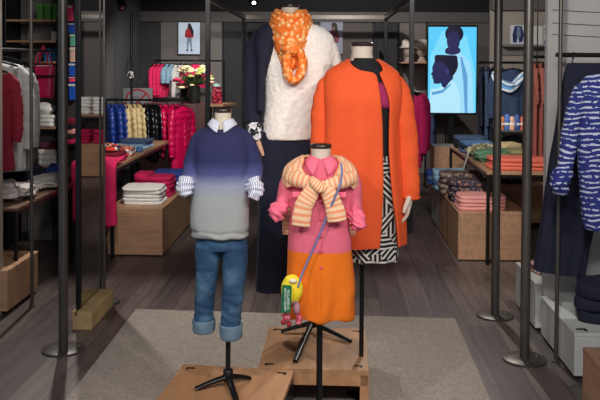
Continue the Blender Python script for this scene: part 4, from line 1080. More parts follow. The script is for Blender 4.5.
# dark counter
CX0, CX1 = at(150, 105, 10).x, at(207, 105, 10).x
zc_ = at(200, 104, 10).z
t = cabinet('sales_counter', 'dark brown counter behind the padded jackets with flowers on it', 'counter', CX0 - .1, at(207, 105, 10).x, 9.95, 10.45, zc_ - .0, wood('dark_walnut', (84, 58, 56), 2), .05)
sx = at(207, 105, 10).x + .02
t = thing('oak_shelf', 'oak shelf at the right end of the dark counter with yellow goods below', 'shelf', (sx, 9.95, 0))
wS = at(233, 103, 10).x - sx
mb = MB(); mb.add([(0, 0, zc_ - .03), (wS * .6, 0, zc_ - .03), (wS, .45, zc_ - .03), (0, .45, zc_ - .03), (0, 0, zc_), (wS * .6, 0, zc_), (wS, .45, zc_), (0, .45, zc_)], [(0, 3, 2, 1), (4, 5, 6, 7), (0, 1, 5, 4), (1, 2, 6, 5), (2, 3, 7, 6), (3, 0, 4, 7)])
mb.build('top', M['oak'], t)
MB().box((wS * .35, .25, zc_ - .23), (wS * .7, .4, .02)).build('lower_shelf', M['oak'], t)
MB().box((wS * .35, .44, zc_ / 2 - .02), (wS * .7, .02, zc_ - .04)).build('back_panel', wood('dark_walnut', (84, 58, 56), 2), t)
MB().box((wS * .7, .3, zc_ / 2 - .02), (.02, .26, zc_ - .04)).build('side_panel', wood('dark_walnut', (84, 58, 56), 2), t)
zlow = zc_ - .22
for k, (dx, m_, nm) in enumerate(((.08, flat('yellow_fabric', (214, 200, 50), .8), 'yellow folded top on the shelf under the counter end'), (.20, flat('lime_fabric', (150, 180, 60), .8), 'lime folded top on the shelf under the counter end'))):
    folded('folded_sweater', nm, 'top', (sx + dx, 10.12, zlow), .11, .2, .05 + .02 * k, m_, 2, 0, None, 80 + k)
# red gift bag
q = at(217, 104, 10.1)
t = thing('red_gift_bag', 'crinkled red bag with tissue top on the oak shelf end', 'bag', (q.x - .005, 10.12, zc_))
MB().tube([(0, 0, 0), (0, 0, .1), (0, 0, .17), (0, 0, .21)], [(.062, .05), (.064, .05), (.056, .045), (.062, .05)], 22, sub=5, up=(0, -1, 0), fold=lambda p, f: .006 * nz(p, 25, 3)).build('bag_body', M['redprint'], t, 'all')
MB().sphere((0, 0, .215), (.05, .04, .028), 18, 12, lambda d: .5 * nz(d, 4, 3)).build('tissue', flat('teal_tissue', (150, 190, 184), .8), t, 'all')
# flowers in a vase
q = at(194, 105, 10.15)
t = thing('flower_vase', 'dark vase with a bouquet of cream and pink flowers on the counter', 'flowers', (q.x, 10.15, zc_))
MB().lathe((0, 0, 0), [(.06, 0), (.075, .02), (.085, .10), (.07, .19), (.075, .22), (.06, .22)], 26).build('vase', flat('dark_glass_vase', (34, 36, 34), .15), t, True)
rnd = random.Random(8)
lf = flat('leaf_green', (70, 90, 48), .7); cr1 = flat('cream_petal', (232, 224, 178), .7); pk = flat('pink_petal', (222, 40, 92), .7); wh = flat('white_petal', (236, 234, 224), .7)
def dirv():
    a = rnd.uniform(0, 2 * PI); e = rnd.uniform(-.15, 1.0); return Vector((math.cos(a) * math.cos(e), math.sin(a) * math.cos(e) * .8, math.sin(e)))
mb = MB()
for k in range(46):
    d = dirv(); b = Vector((0, 0, .22)); tip = b + Vector((d.x * .20, d.y * .18, .03 + d.z * .22)) * rnd.uniform(.8, 1.1)
    s_ = d.cross(Vector((0, 0, 1))).normalized() * .02; mid = (b + tip) / 2 + Vector((0, 0, .02))
    mb.add([b, mid + s_, tip, mid - s_], [(0, 1, 2, 3)])
mb.build('leaves', lf, t, solid=.002)
for k in range(46):
    d = dirv(); c_ = Vector((0, 0, .25)) + Vector((d.x * .225, d.y * .18, d.z * .26 - .02)); rad = rnd.uniform(.024, .042)
    col = cr1 if k % 5 in (0, 1, 2) else (wh if k % 5 == 3 else flat('lime_petal', (186, 196, 110), .7))
    if d.x < -.6 and k % 2: col = pk
    mb = MB()
    for pn in range(6):
        a = pn * PI / 3; e = Vector((math.cos(a), math.sin(a), 0)) * rad * .55
        mb.sphere(c_ + e + Vector((0, 0, .004)), (rad * .6, rad * .6, rad * .42), 10, 6)
    mb.sphere(c_ + Vector((0, 0, rad * .2)), rad * .5, 10, 6)
    mb.build('flower_head', col, t, 'all')
# children's clothes on the far rail
KY = 11.2; zk = at(170, 60.5, KY).z
rail('clothes_rail', 'far black rail with pink hoodies, light blue tops and white trousers', (at(155, 60, KY).x, KY, zk), (at(224, 60, KY).x, KY, zk), .012)
for k, px in enumerate((155, 158.5, 162)):
    hang('pink_hoodie', 'hot pink hoodie on the far rail, %s of the pink hoodies' % ('leftmost', 'middle', 'rightmost')[k], 'hoodie', (at(px, 60, KY).x, KY, zk), R(78), .28, .50, .085, M['hotpink'], .42, seed=k + 3, group='pink hoodies on the far rail')
for k, px in enumerate((166.5, 171)):
    hang('blue_blouse', '%s light blue short top on the far rail' % ('left', 'right')[k], 'top', (at(px, 60, KY).x, KY, zk), R(80), .26, .27, .08, M['ldenim'], .15, seed=k + 8)
for k, px in enumerate((176, 180.5)):
    trousers('white_trousers', '%s pair of white trousers on the far rail' % ('left', 'right')[k], 'trousers', (at(px, 60, KY).x, KY, zk), R(70), .2, .50, .09, M['whitec'], seed=k)
hang('pink_blouse', 'pink top facing outward on a white hanger above the flowers', 'top', (at(196, 60, KY - .25).x, KY - .25, zk - .0), R(6), .34, .36, .08, M['hotpink'], .2, seed=15)
hang('dark_jumper', 'dark jumper at the right of the far rail behind the bouquet', 'jumper', (at(186, 60, KY).x, KY, zk), R(80), .3, .56, .08, M['blackc'], .4, seed=19)
# poster of girl in red jacket
def pic(name, label, cat, px0, py0, px1, py1, Y_, frame, bg, shapes, depth=.03):
    A = at(px0, py1, Y_); B = at(px1, py0, Y_)
    t = thing(name, label, cat, ((A.x + B.x) / 2, Y_, A.z)); W = B.x - A.x; H_ = B.z - A.z
    MB().box((0, depth / 2, H_ / 2), (W, depth, H_)).build('frame', frame, t, bevel=.003)
    MB().box((0, -.002, H_ / 2), (W * .96, .003, H_ * .97)).build('print', bg, t)
    for k, (nm, m_, pts) in enumerate(shapes):
        mb = MB()
        if pts and isinstance(pts[0], (int, float)):
            cx, cy, rx, ry = pts; pts = [(cx + rx * math.cos(a * PI / 12), cy + ry * math.sin(a * PI / 12)) for a in range(24)]
        mb.poly([((u - .5) * W, v * H_) for u, v in pts], .0012).move((0, -.0045 - k * .0008, 0)).build(nm, m_, t)
    return t
skin = flat('print_skin', (150, 100, 84), .6); redj = flat('print_red', (214, 44, 60), .6); dk = flat('print_dark', (30, 24, 32), .6); blj = flat('print_light_blue', (140, 168, 200), .6)
pic('wall_poster', 'glow-brightened white poster of a girl in red jacket and blue skirt on back wall', 'poster', 178, 22, 200.5, 54.5, BW - .09, M['black'], flat('pale_blue_paper_glow', (190, 204, 222), .6, 0, .02, emit=.3),  # paper emits a little so the poster looks brightly lit
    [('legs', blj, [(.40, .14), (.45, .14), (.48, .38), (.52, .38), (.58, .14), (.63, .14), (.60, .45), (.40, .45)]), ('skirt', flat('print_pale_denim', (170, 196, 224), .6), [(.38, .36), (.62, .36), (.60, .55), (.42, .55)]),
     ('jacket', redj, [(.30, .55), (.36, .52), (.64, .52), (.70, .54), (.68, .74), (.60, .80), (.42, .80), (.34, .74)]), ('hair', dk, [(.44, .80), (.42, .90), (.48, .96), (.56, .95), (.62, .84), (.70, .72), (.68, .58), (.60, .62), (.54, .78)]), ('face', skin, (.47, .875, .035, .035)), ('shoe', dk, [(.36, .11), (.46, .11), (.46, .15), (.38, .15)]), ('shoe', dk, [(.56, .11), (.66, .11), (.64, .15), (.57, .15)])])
pic('wall_poster', 'pale poster partly hidden right of the scarf mannequin shoulder', 'poster', 320, 22, 343, 54, BW - .09, flat('lilac_edge', (150, 150, 170), .6), flat('lilac_paper', (168, 172, 196), .6, 0, .02),
    [('hair', dk, [(.5, .70), (.5, .95), (.62, .99), (.74, .92), (.78, .7), (.7, .5)]), ('jacket', flat('print_rose', (150, 70, 84), .6), [(.30, .35), (.8, .35), (.86, .55), (.7, .72), (.45, .72)]), ('face', skin, (.58, .80, .07, .06))])

# ================================================================= BACK CENTRE (seen in the mirror)
cabinet('low_display_box', 'low oak box by the back wall behind the orange coat mannequin', 'box', -.05, .62, 11.35, 11.8, .46, M['oak'], .02)
t = thing('shelf_unit', 'open shelf over the low oak box at the back wall', 'shelf unit', (-.08, 11.4, 0))
for x_ in (0, .73):
    MB().box((x_, .2, .95), (.025, .4, 1.9)).build('upright', M['black'], t, bevel=.002)
MB().box((.365, .2, .86), (.70, .38, .02)).build('shelf', M['oak'], t, bevel=.002)
for k, x_ in enumerate((.16, .44)):
    stack('folded_shirt', 'white folded shirt', 'in %s shelf pile behind the orange coat' % ('left', 'right')[k], 'shirt', (x_, 11.58, .875), .25, .28, .045, [M['whitec']] * 5, seed=91 + k * 7)
    stack('folded_sweater', 'magenta folded top', 'in %s box pile behind the orange coat' % ('left', 'right')[k], 'top', (x_, 11.58, .465), .25, .28, .045, [M['magenta']] * 4, seed=103 + k * 7)

# ================================================================= RIGHT BACK: jackets, hats, screen
RY = 8.9; zq = at(415, 88, RY).z
rail('clothes_rail', 'black rail behind the orange coat mannequin with magenta jackets', (at(392, 88, RY).x, RY, zq), (at(392, 88, RY).x, RY + 1.2, zq), .012)
for k in range(3):
    hang('magenta_jacket', ('front', 'middle', 'rear')[k] + ' magenta jacket hanging right of the orange coat mannequin', 'jacket', (at(407, 88, RY).x + k * .04 - .03, RY + .04 + k * .22, zq), R(10), .40, .86 - .04 * k, .13, cloth('fuchsia_fabric', (176, 12, 84)), .66, seed=33 + k, hk=True)
HY = 11.6; zh = at(415, 62, HY).z
t = thing('hat_shelf', 'thin oak wall shelf carrying two hats on head forms', 'shelf', (at(400, 62, HY).x, HY - .15, zh))
ws_ = at(445, 62, HY).x - at(400, 62, HY).x
MB().box((ws_ / 2, .36, -.01), (ws_, .72, .02)).build('shelf_board', M['oak'], t, bevel=.002)
for x_ in (.1, ws_ - .1): MB().box((x_, .5, -.06), (.02, .2, .08)).build('bracket', M['black'], t)
fm = flat('head_form_linen', (176, 158, 148), .8)
for k, px in enumerate((409, 422)):
    head_form('hat_stand', '%s cream hat on a head form on the thin oak shelf' % ('left', 'right')[k], (at(px, 60, HY).x, HY, zh), 1.22, fm, flat('cream_felt', (226, 216, 204), .9))
q = at(415, 98, HY)
t = thing('wall_shelf', 'low oak wall shelf with pink goods left of the screen', 'shelf', (at(400, 95, HY).x, HY - .1, at(400, 97, HY).z))
MB().box((ws_ / 2, .335, -.01), (ws_, .67, .02)).build('shelf_board', M['oak'], t, bevel=.002)
MB().box((.1, .5, -.05), (.02, .1, .06)).build('bracket', M['black'], t)
for k, (px, m_, nm) in enumerate(((407, M['palepink'], 'pale pink'), (414, M['whitec'], 'white'), (421, M['greyk'], 'grey'))):
    folded('folded_jumper', nm + ' folded jumper on the low wall shelf left of the screen', 'jumper', (at(px, 95, HY).x, HY + .05, at(400, 97, HY).z), .16, .2, .09, m_, 3, 0, None, 120 + k)
q = at(408, 105, 10.5)
hang('dark_jacket', 'dark jacket hanging between the magenta jackets and the screen', 'jacket', (at(433, 96, 10.9).x, 10.9, at(433, 96, 10.9).z), R(80), .34, .62, .09, M['steelblue'], .4, seed=44)
rail('clothes_rail', 'short dark rail beneath the screen', (at(424, 95, 11.1).x, 10.9, at(433, 95, 10.9).z), (at(444, 95, 11.1).x, 10.9, at(433, 95, 10.9).z), .01)
# screen
SY = 10.5
A = at(426.5, 114.5, SY); B = at(478, 25, SY)
t = thing('advertising_screen', 'upright lit screen showing two short-haired people in pale tops on cyan', 'screen', ((A.x + B.x) / 2, SY, 0))
W = B.x - A.x; H_ = B.z - A.z; zb_ = A.z
MB().box((0, .03, zb_ + H_ / 2), (W, .05, H_)).build('housing', M['black'], t, bevel=.004)
MB().box((0, .09, (zb_ + H_) / 2), (.08, .06, zb_ + H_ * .8)).build('support_column', M['black'], t, bevel=.004)
MB().box((0, .09, .01), (.5, .4, .02)).build('base_plate', M['black'], t, bevel=.004)
def em(name, col, s_=1.0):
    m = NT(name); c_ = lin(col); m.b.inputs['Base Color'].default_value = (.01, .01, .01, 1); m.b.inputs['Emission Color'].default_value = c_; m.b.inputs['Emission Strength'].default_value = s_; m.b.inputs['Roughness'].default_value = .3; return m.m
ES = .68
cy = em('screen_cyan', (88, 204, 252), ES); skn = em('screen_skin', (34, 34, 84), ES); hr = em('screen_hair', (14, 14, 44), ES); tp = em('screen_pale_top', (160, 222, 250), ES); tps = em('screen_top_fold', (96, 160, 214), ES); hl = em('screen_skin_light', (50, 56, 118), ES); bgl = em('screen_light_cyan', (124, 220, 252), ES)
MB().box((0, .003, zb_ + H_ / 2), (W * .95, .003, H_ * .955)).build('display', cy, t)
def sp2(nm, m_, pts, lay):
    if isinstance(pts[0], (int, float)):
        cx, c2, rx, ry = pts; pts = [(cx + rx * math.cos(a * PI / 14), c2 + ry * math.sin(a * PI / 14)) for a in range(28)]
    elif nm in ('image_hair', 'image_face', 'image_neck'):
        q_ = []; n_ = len(pts)
        for i_ in range(n_):
            a_, b_, c_, d_ = pts[i_ - 1], pts[i_], pts[(i_ + 1) % n_], pts[(i_ + 2) % n_]
            big = math.hypot(c_[0] - b_[0], c_[1] - b_[1]) > 70
            for k_ in range(1 if big else 4): q_.append((b_[0] * .6 + .4 * cr(a_[0], b_[0], c_[0], d_[0], k_ / 4) if k_ == 0 else cr(a_[0], b_[0], c_[0], d_[0], k_ / 4), b_[1] if k_ == 0 else cr(a_[1], b_[1], c_[1], d_[1], k_ / 4)))
        pts = q_
    MB().poly([((u / 232 - .5) * W, zb_ + H_ * (1 - (v - 16) / 378)) for u, v in pts], .0008).move((0, .001 - lay * .0009, 0)).build(nm, m_, t)
sp2('image_backdrop', bgl, [(14, 150), (70, 40), (180, 60), (222, 220), (222, 385), (14, 385)], .6)
sp2('image_top', tp, [(86, 136), (150, 132), (196, 168), (208, 230), (214, 386), (80, 386), (84, 180)], 1)
sp2('image_fold', tps, [(152, 150), (160, 150), (186, 230), (188, 386), (176, 386), (168, 260)], 2)
sp2('image_neck', skn, [(92, 112), (146, 112), (150, 132), (118, 142), (84, 134)], 2)
sp2('image_hair', hr, (124, 54, 42, 38), 3)
sp2('image_face', skn, (120, 84, 30, 42), 4)
sp2('image_top', em('screen_white_top', (182, 232, 252), ES), [(14, 300), (22, 286), (48, 284), (70, 272), (112, 246), (136, 268), (152, 310), (156, 386), (14, 386)], 6)
sp2('image_fold', tps, [(22, 300), (70, 290), (110, 262), (112, 268), (74, 302), (24, 312)], 7)
sp2('image_neck', skn, [(62, 246), (108, 216), (120, 240), (104, 256), (84, 280), (70, 274), (66, 262)], 8)
sp2('image_face', skn, [(34, 172), (24, 196), (26, 212), (18, 222), (26, 232), (24, 240), (30, 246), (30, 258), (40, 264), (66, 260), (96, 240), (106, 200), (96, 160), (44, 156)], 9)
sp2('image_hair', hr, [(38, 172), (36, 146), (60, 142), (130, 144), (140, 164), (142, 190), (132, 214), (114, 234), (102, 224), (96, 200), (78, 178), (56, 170)], 10)
sp2('image_ear', hl, (94, 212, 8, 11), 11)

# ================================================================= RIGHT: low box and table
RX0 = fl(458, 261).x; RYF = fl(458, 261).y
ex = fl(425, 219)
t = cabinet('low_display_box', 'long low oak box with jeans and printed tops on the right', 'box', RX0, RX0 + .56, RYF, 8.0, .40, M['oaky'], .012)
MB().box((-.001, .62, .19), (.004, .004, .34)).build('panel_joint', M['black'], t)
cabinet('white_floor_cabinet', 'pale grey low cabinet continuing the right oak box at its back', 'cabinet', RX0 + .005, RX0 + .55, 8.01, ex.y, .40, flat('pale_grey_lacquer', (164, 168, 168), .5, 0, .03), .012)
def on(px, Y_): return at(px, 200, Y_).x
stack('folded_sweater', 'pale pink folded top', 'at the front of the right low box', 'top', (at(480, 205, 7.0).x, 7.0, .40), .40, .30, .028, [M['palepink']] * 4, seed=131)
stack('folded_shirt', 'navy floral folded shirt', 'behind the pale pink stack', 'shirt', (at(470, 200, 7.32).x, 7.36, .40), .36, .28, .046, [M['navyprint']] * 4, seed=141, amp=.01)
stack('folded_shirt', 'brown printed folded shirt', 'behind the navy floral stack', 'shirt', (at(460, 190, 7.7).x, 7.72, .40), .38, .28, .05, [M['brownprint']] * 4, seed=151, amp=.012)
stack('folded_jeans', 'light blue folded jeans', 'near the back of the right low box', 'jeans', (at(450, 180, 8.1).x, 8.06, .40), .34, .26, .045, [M['ldenim'], M['denim'], M['ldenim'], M['ldenim']], seed=161, amp=.012)
stack('folded_jeans', 'blue folded jeans', 'at the far end of the right low cabinet', 'jeans', (at(440, 180, 8.4).x + .02, 8.4, .40), .32, .22, .045, [M['bluec'], M['denim'], M['bluec']], seed=171, amp=.01)
T2X = at(487, 172, 6.66).x; T2Z = at(487, 172, 6.66).z
table('display_table', 'oak-topped black-legged table with jeans, green and coral tops on the right', T2X, T2X + .62, 6.66, 8.75, T2Z, .022, .026)
stack('folded_sweater', 'coral folded top', 'at the near end of the right table', 'top', (T2X + .31, 6.92, T2Z), .50, .34, .030, [M['coral']] * 3, seed=181, amp=.012)
heap('green_blouse', 'crumpled sage green top on the left edge of the right table', 'top', (T2X + .19, 7.42, T2Z), (.17, .17, .06), M['green'], 5)
stack('folded_sweater', 'sage green folded top', 'at the middle right of the right table', 'top', (T2X + .44, 7.42, T2Z), .26, .30, .035, [M['green'], M['green'], M['khaki']], seed=191)
heap('khaki_blouse', 'crumpled khaki striped top on the right table between green and jeans', 'top', (T2X + .17, 7.78, T2Z), (.15, .15, .065), print_mat('khaki_stripe', [(150, 146, 104), (206, 200, 176), (96, 100, 76)], 40), 9)
folded('khaki_shorts', 'flat beige folded shorts leaning at the middle of the right table', 'shorts', (T2X + .40, 7.78, T2Z), .22, .22, .13, M['beigec'], 2, .3, None, 12)
stack('folded_jeans', 'dark blue folded jeans', 'at the back left of the right table', 'jeans', (T2X + .17, 8.15, T2Z), .30, .30, .034, [M['denim'], M['navy'], M['denim']], seed=201, amp=.01)
stack('folded_jeans', 'navy folded jeans', 'at the far back corner of the right table', 'jeans', (T2X + .17, 8.55, T2Z), .30, .26, .04, [M['blackc'], M['navy'], M['steelblue']], seed=211, amp=.01)
# tag card
A = at(467, 147, 7.55); B = at(456, 163, 7.4)
t = thing('price_card', 'long white price card tilted over the left edge of the right table', 'card', (T2X - .015, 7.55, T2Z + .02))
MB().box((-.015, -.03, -.03), (.008, .05, .19), (R(28), R(10), 0)).build('card', flat('card_white', (214, 216, 210), .5, 0, .03), t, bevel=.001)
MB().box((-.0195, -.03, -.03), (.002, .012, .12), (R(28), R(10), 0)).build('printed_line', flat('grey_print', (120, 124, 124), .6), t)
# shoes shelf behind right
t = cabinet('shoe_bench', 'low oak bench with brown shoes behind the right table', 'bench', 1.62, 2.5, 8.2, 8.6, .42, M['oak'], .05)
def shoe(label, loc, rz, m_):
    t = thing('ankle_shoe', label, 'shoe', loc, rz)
    MB().tube([(0, .11, .035), (0, .05, .045), (0, -.03, .04), (0, -.10, .026), (0, -.14, .02)], [(.03, .032), (.034, .04), (.035, .034), (.034, .022), (.016, .014)], 18, sub=5, up=(0, 0, 1)).build('upper', m_, t, 'all')
    MB().lathe((0, .075, .05), [(.030, 0), (.032, .05), (.026, .055)], 16).build('ankle_collar', m_, t, True)
    MB().box((0, -.01, .006), (.06, .24, .012)).build('sole', M['black'], t, bevel=.005)
shm = flat('brown_leather', (70, 40, 36), .4)
shoe('left brown shoe of the pair on the low oak bench', (at(505, 188, 8.3).x, 8.36, .42), .5, shm)
shoe('right brown shoe of the pair on the low oak bench', (at(514, 188, 8.3).x, 8.36, .42), .9, shm)
# wooden crate wall behind table
cabinet('oak_side_cabinet', 'plain oak cabinet behind the right table under the screen', 'cabinet', at(432, 170, 9.6).x, at(462, 170, 9.6).x, 9.4, 9.8, at(432, 147, 9.4).z, M['oaky'], .02)
cabinet('oak_side_cabinet', 'grey-brown cabinet beside the plain oak one behind the right table', 'cabinet', at(464, 170, 9.6).x, at(500, 170, 9.6).x, 9.4, 9.8, at(432, 152, 9.4).z, wood('grey_oak', (120, 104, 96), 2), .02)

# rail with jackets, right
R2 = 8.98; z2 = at(490, 62.5, R2).z
rail('clothes_rail', 'black rail with blue coats and jackets on the right wall', (at(478, 62, R2).x, R2, z2), (RW - .005, R2, z2), .013, False)
for k, (px, m_, ln, lab) in enumerate(((482, M['navy'], .92, 'leftmost dark navy coat'), (487.5, M['steelblue'], .92, 'steel blue coat beside the navy one'), (492, M['navy'], .90, 'navy coat third from left'), (500, cloth('grey_blue_denim', (84, 112, 142)), .88, 'grey blue jacket right of the coats'))):
    hang('long_coat', lab + ' on the right wall rail', 'coat', (at(px, 62, R2).x, R2 - .03 * k, z2), R(76), .38, ln, .06, m_, .62, seed=50 + k)
hang('denim_jacket', 'denim jacket facing outward between the two right poles', 'jacket', (at(513, 62, R2 - .35).x, R2 - .35, z2 - .02), R(4), .40, .66, .12, cloth('dark_denim_jacket', (44, 62, 92)), .5, seed=61)
t = thing('striped_scarf', 'blue and white scarf wrapped round the neck of the denim jacket', 'scarf', (at(511, 80, R2 - .44).x, R2 - .345, at(511, 80, R2 - .44).z))
sm = stripes_uv('blue_white_scarf', (226, 232, 240), (96, 160, 214), 4, .5, .6, 'X')
for k in range(2):
    MB().tube([(-.17, -.04, .08 - .02 * k), (-.10, -.09, -.01 - .05 * k), (0, -.11, -.05 - .03 * k), (.09, -.09, .0 + .01 * k), (.17, -.04, .07 + .02 * k)], [(.028, .02), (.04, .024), (.045, .024), (.04, .024), (.026, .02)], 20, sub=7, fold=lambda p, f: .008 * nz(p, 20, k)).build('scarf_fold', sm, t, 'all')
# glass shelf with accessories
ZG = at(515, 131, 8.0).z
t = thing('glass_shelf', 'steel-edged shelf with coloured accessories between the right poles', 'shelf', (at(499, 131, 8.0).x, 7.98, 0))
wg = at(543, 131, 8.0).x - at(499, 131, 8.0).x
MB().box((wg / 2, .12, ZG), (wg, .28, .014)).build('shelf_board', flat('steel_shelf', (130, 134, 140), .25, .6), t, bevel=.002)
for x_ in (.01, wg - .01):
    MB().cyl((x_, .24, ZG - .01), (x_, .24, CH), .006, n=10).build('post', M['black'], t, True)
acc = [(503, (206, 130, 90), 'tan'), (508.5, (70, 110, 180), 'blue'), (513.5, (214, 170, 150), 'pale pink'), (519, (60, 86, 150), 'dark blue'), (524.5, (190, 96, 70), 'rust')]
for k, (px, c_, nm) in enumerate(acc):
    q = at(px, 131, 7.95)
    t = thing('accessory_roll', nm + ' rolled accessory standing on the steel shelf', 'accessory', (q.x, 8.02, ZG + .0072))
    mt = flat('roll_' + nm.replace(' ', '_'), c_, .7)
    MB().tube([(0, 0, 0), (0, 0, .05), (0, 0, .10), (0, 0, .13 + .02 * (k % 2))], [.024 + .003 * (k % 3), .034, .030 + .003 * (k % 2), .020], 20, sub=4, fold=lambda p, f: .008 * nz(p, 24, k)).build('roll_body', mt, t, 'all')
    MB().lathe((0, 0, .05), [(.035, 0), (.037, .01), (.035, .02)], 20).build('band', M['whitec'], t, True)
hang('dark_denim_shorts', 'dark blue top hanging low beneath the steel shelf', 'top', (at(516, 133, 8.3).x, 8.32, ZG - .02), R(8), .34, .34, .1, M['navy'], .2, seed=71)
# picture cards on upper right shelf
PYY = 9.08
t = thing('picture_shelf', 'narrow grey ledge holding picture cards high on the right', 'shelf', (at(503, 45, PYY).x, 9.06, at(520, 45, PYY).z))
wl = at(552, 45, PYY).x - at(503, 45, PYY).x
MB().box((wl / 2, .06, -.01), (wl, .12, .02)).build('ledge', flat('grey_ledge', (120, 116, 112), .6), t, bevel=.002)
MB().box((wl / 2, .13, -.05), (wl, .02, .12)).build('back_rail', flat('grey_ledge', (120, 116, 112), .6), t)
nv = flat('print_navy', (34, 44, 96), .6); lb = flat('print_grey_blue', (110, 130, 160), .6)
pic('picture_card', 'tilted picture card of a navy outfit, left on the high ledge', 'picture', 510, 25, 525.5, 44.5, PYY, M['white'], flat('card_paper', (204, 208, 220), .6),
    [('jacket', nv, [(.2, .1), (.15, .5), (.3, .95), (.75, .95), (.9, .5), (.8, .15), (.6, .1), (.5, .5), (.42, .1)]), ('shirt', lb, [(.4, .5), (.45, .9), (.65, .9), (.7, .45), (.55, .3)])], .012)
pic('picture_card', 'blank white card between the two pictures on the high ledge', 'picture', 531, 26, 543, 45, PYY, M['white'], flat('card_white', (214, 216, 210), .5, 0, .03), [], .012)
pic('picture_card', 'picture card of a dark-haired face, right on the high ledge', 'picture', 543.5, 25, 551.5, 45, PYY, M['white'], flat('card_paper', (204, 208, 220), .6),
    [('hair', dk, [(.15, .45), (.1, .85), (.4, .98), (.8, .9), (.85, .45)]), ('face', flat('print_face', (220, 150, 130), .6), (.48, .66, .22, .2)), ('collar', flat('print_blue', (50, 60, 170), .6), [(.0, .05), (1, .05), (.9, .3), (.1, .25)])], .012)
# brown garments right
R3 = 7.1; z3 = at(540, 57, R3).z
rail('clothes_rail', 'black rail with rust brown tops beside the grey divider', (at(524, 57, R3).x + .02, R3, z3), (RW - .005, R3, z3), .012, False)
for k, px in enumerate((536, 541.5, 547.5)):
    hang('brown_dress', ('leftmost', 'middle', 'rightmost')[k] + ' rust brown long top on the rail beside the grey divider', 'top', (at(px, 57, R3).x, R3 - .02 * k, z3), R(78), .32, 1.04, .055, M['brownc'], .34, seed=80 + k, group='rust brown tops')
# ================================================================= RIGHT FRONT BAY
def wbox(name, label, x0, x1, y0, y1, z1):
    t = cabinet(name, label, 'box', x0, x1, y0, y1, z1, M['white'], .02); return t
a0 = fl(574, 380)
t = wbox('white_floor_box', 'white lacquered floor box with corner plate in the right front bay', a0.x, a0.x + .75, a0.y, 4.92, at(574, 333, a0.y).z)
zW = at(574, 333, a0.y).z
MB().box((.05, .06, zW + .0015), (.05, .018, .003)).box((.068, .045, zW + .0015), (.014, .03, .003)).build('corner_plate', M['black'], t)
t = wbox('white_floor_box', 'white lacquered floor box beyond the grey divider on the right', 1.245, 1.99, 5.02, 5.55, at(521, 264, 5.5).z)
zW2 = at(521, 264, 5.5).z
t = cabinet('white_floor_box', 'raised white block at the back of the right front bay', 'box', a0.x + .02 + .0, 2.0, 4.70, 4.93, .36, M['white'], .02)
bpy.data.objects.remove([c for c in t.children][0]); 
for c_ in list(t.children): bpy.data.objects.remove(c_)
bpy.data.objects.remove(t)
folded('patterned_blouse', 'pinkish patterned folded top on the white box beyond the divider', 'top', (1.42, 5.3, zW2), .26, .26, .05, print_mat('rose_print', [(190, 120, 110), (220, 200, 190), (80, 80, 100)], 50), 2, .2, None, 5)
jx = at(592, 320, 4.5).x
stack('folded_trousers', 'dark navy folded trousers', 'on the white floor box', 'trousers', (jx + .13, 4.52, zW), .40, .36, .062, [M['navy']] * 3, rotz=-.35, seed=221, amp=.02)
# navy trousers hanging
YT = 4.72; zt2 = at(575, 55, YT).z
t = rail('wall_rail', 'dark square arm across the grey divider carrying trousers and striped cardigan', (at(556, 55, YT).x, YT, zt2), (at(640, 55, YT).x, YT, zt2), .013, False)
fr = Frame(YT, (at(560, 300, YT).x, YT, 0))
t = thing('navy_trousers', 'wide navy trousers hanging in front of the grey divider', 'trousers', (at(560, 300, YT).x, YT, 0))
hk_ = fr.p(574, 56)
MB().tube([hk_ + Vector((-.01, -.02, -.02)), hk_ + Vector((0, -.02, .010)), hk_ + Vector((0, .02, .018)), hk_ + Vector((0, .03, -.04)), hk_ + Vector((0, -.03, -.06))], [.003], 8, sub=4).build('hanger_hook', M['black'], t, True)
mb = MB()
mb.grid(fr.rings([(63, 566, 612, .05, -.035, 2.6), (70, 563, 614, .06, -.035, 2.6), (110, 556, 614, .08, -.04, 2.6), (160, 548, 606, .09, -.045, 2.6), (210, 540, 594, .1, -.05, 2.6), (255, 533.5, 584, .1, -.05, 2.6), (268, 532, 581, .1, -.05, 2.6)], n=72, fold=lambda p, f, a: .007 * math.sin(a * 11) * f + .005 * nz(p, 9)), True, True)
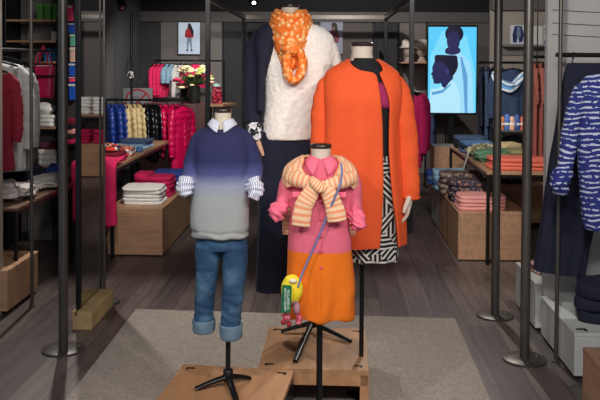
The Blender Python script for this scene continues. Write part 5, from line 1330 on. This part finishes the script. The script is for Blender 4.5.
# lower hem slants
zmin = min(v.z for v in mb.v); xmin = fr.p(532, 265).x
for v in mb.v:
    f = max(0, min(1, (1.0 - v.z) / .75)); v.z -= f * .20 * max(0, (v.x - xmin)) * .8
mb.build('trouser_legs', M['navy'], t, 'all')
# striped cardigan
YC = 4.42
fr = Frame(YC, (at(590, 300, YC).x, YC, 0))
t = thing('striped_cardigan', 'blue and white marled stripe cardigan hanging at the right edge', 'cardigan', (at(590, 300, YC).x, YC, 0))
mb = MB()
mb.grid(fr.rings([(74, 590, 622, .06, 0, 2.2), (80, 582, 634, .10, 0, 2.3), (92, 578, 642, .14, 0, 2.4), (130, 577, 644, .15, 0, 2.4), (180, 579, 644, .15, 0, 2.4), (215, 582, 642, .15, 0, 2.4), (229, 584, 640, .15, 0, 2.4)], n=60), True, True)
mb.tube([fr.p(584, 88, 0), fr.p(577, 105, -.01), fr.p(571, 130, -.02), fr.p(567, 155, -.04), fr.p(563, 172, -.06)], [.045, .048, .045, .042, .038], 24, sub=5)
fuse('cardigan_body', mb, .0065, M['blueprint'], t, 3, lambda p, n_: .005 * nz(p, 10, 2, .6) + .004 * nz(p, 26, 4))
MB().tube([fr.p(566, 168, -.05), fr.p(561, 178, -.06), fr.p(560, 186, -.06), fr.p(566, 192, -.05)], [.042, .05, .048, .02], 30, sub=7, fold=lambda p, f: .008 * math.sin(p.x * 180 + p.z * 120) * .5 + .014 * nz(p, 22, 3)).build('cuff', M['blueprint'], t, 'all')
q = fr.p(603, 58)
MB().tube([fr.p(603, 76), fr.p(603, 66), fr.p(604, 58, .1), fr.p(604, 53, .3)], [.003], 8, sub=4).build('hanger_hook', M['chrome'], t, True)
# front right oak block with blue item
zo = at(583, 347, 3.7).z; xo = at(583, 347, 3.7).x
t = cabinet('oak_display_block', 'oak display block at the lower right edge of the photo', 'box', xo, xo + .6, 2.75, 3.7, zo, M['oaky'], .02)
folded('blue_printed_blouse', 'blue printed folded top on the oak block at the lower right', 'top', (at(606, 350, 3.5).x + .12, 3.45, zo), .26, .26, .05, M['blueprint'], 2, .1, None, 91)
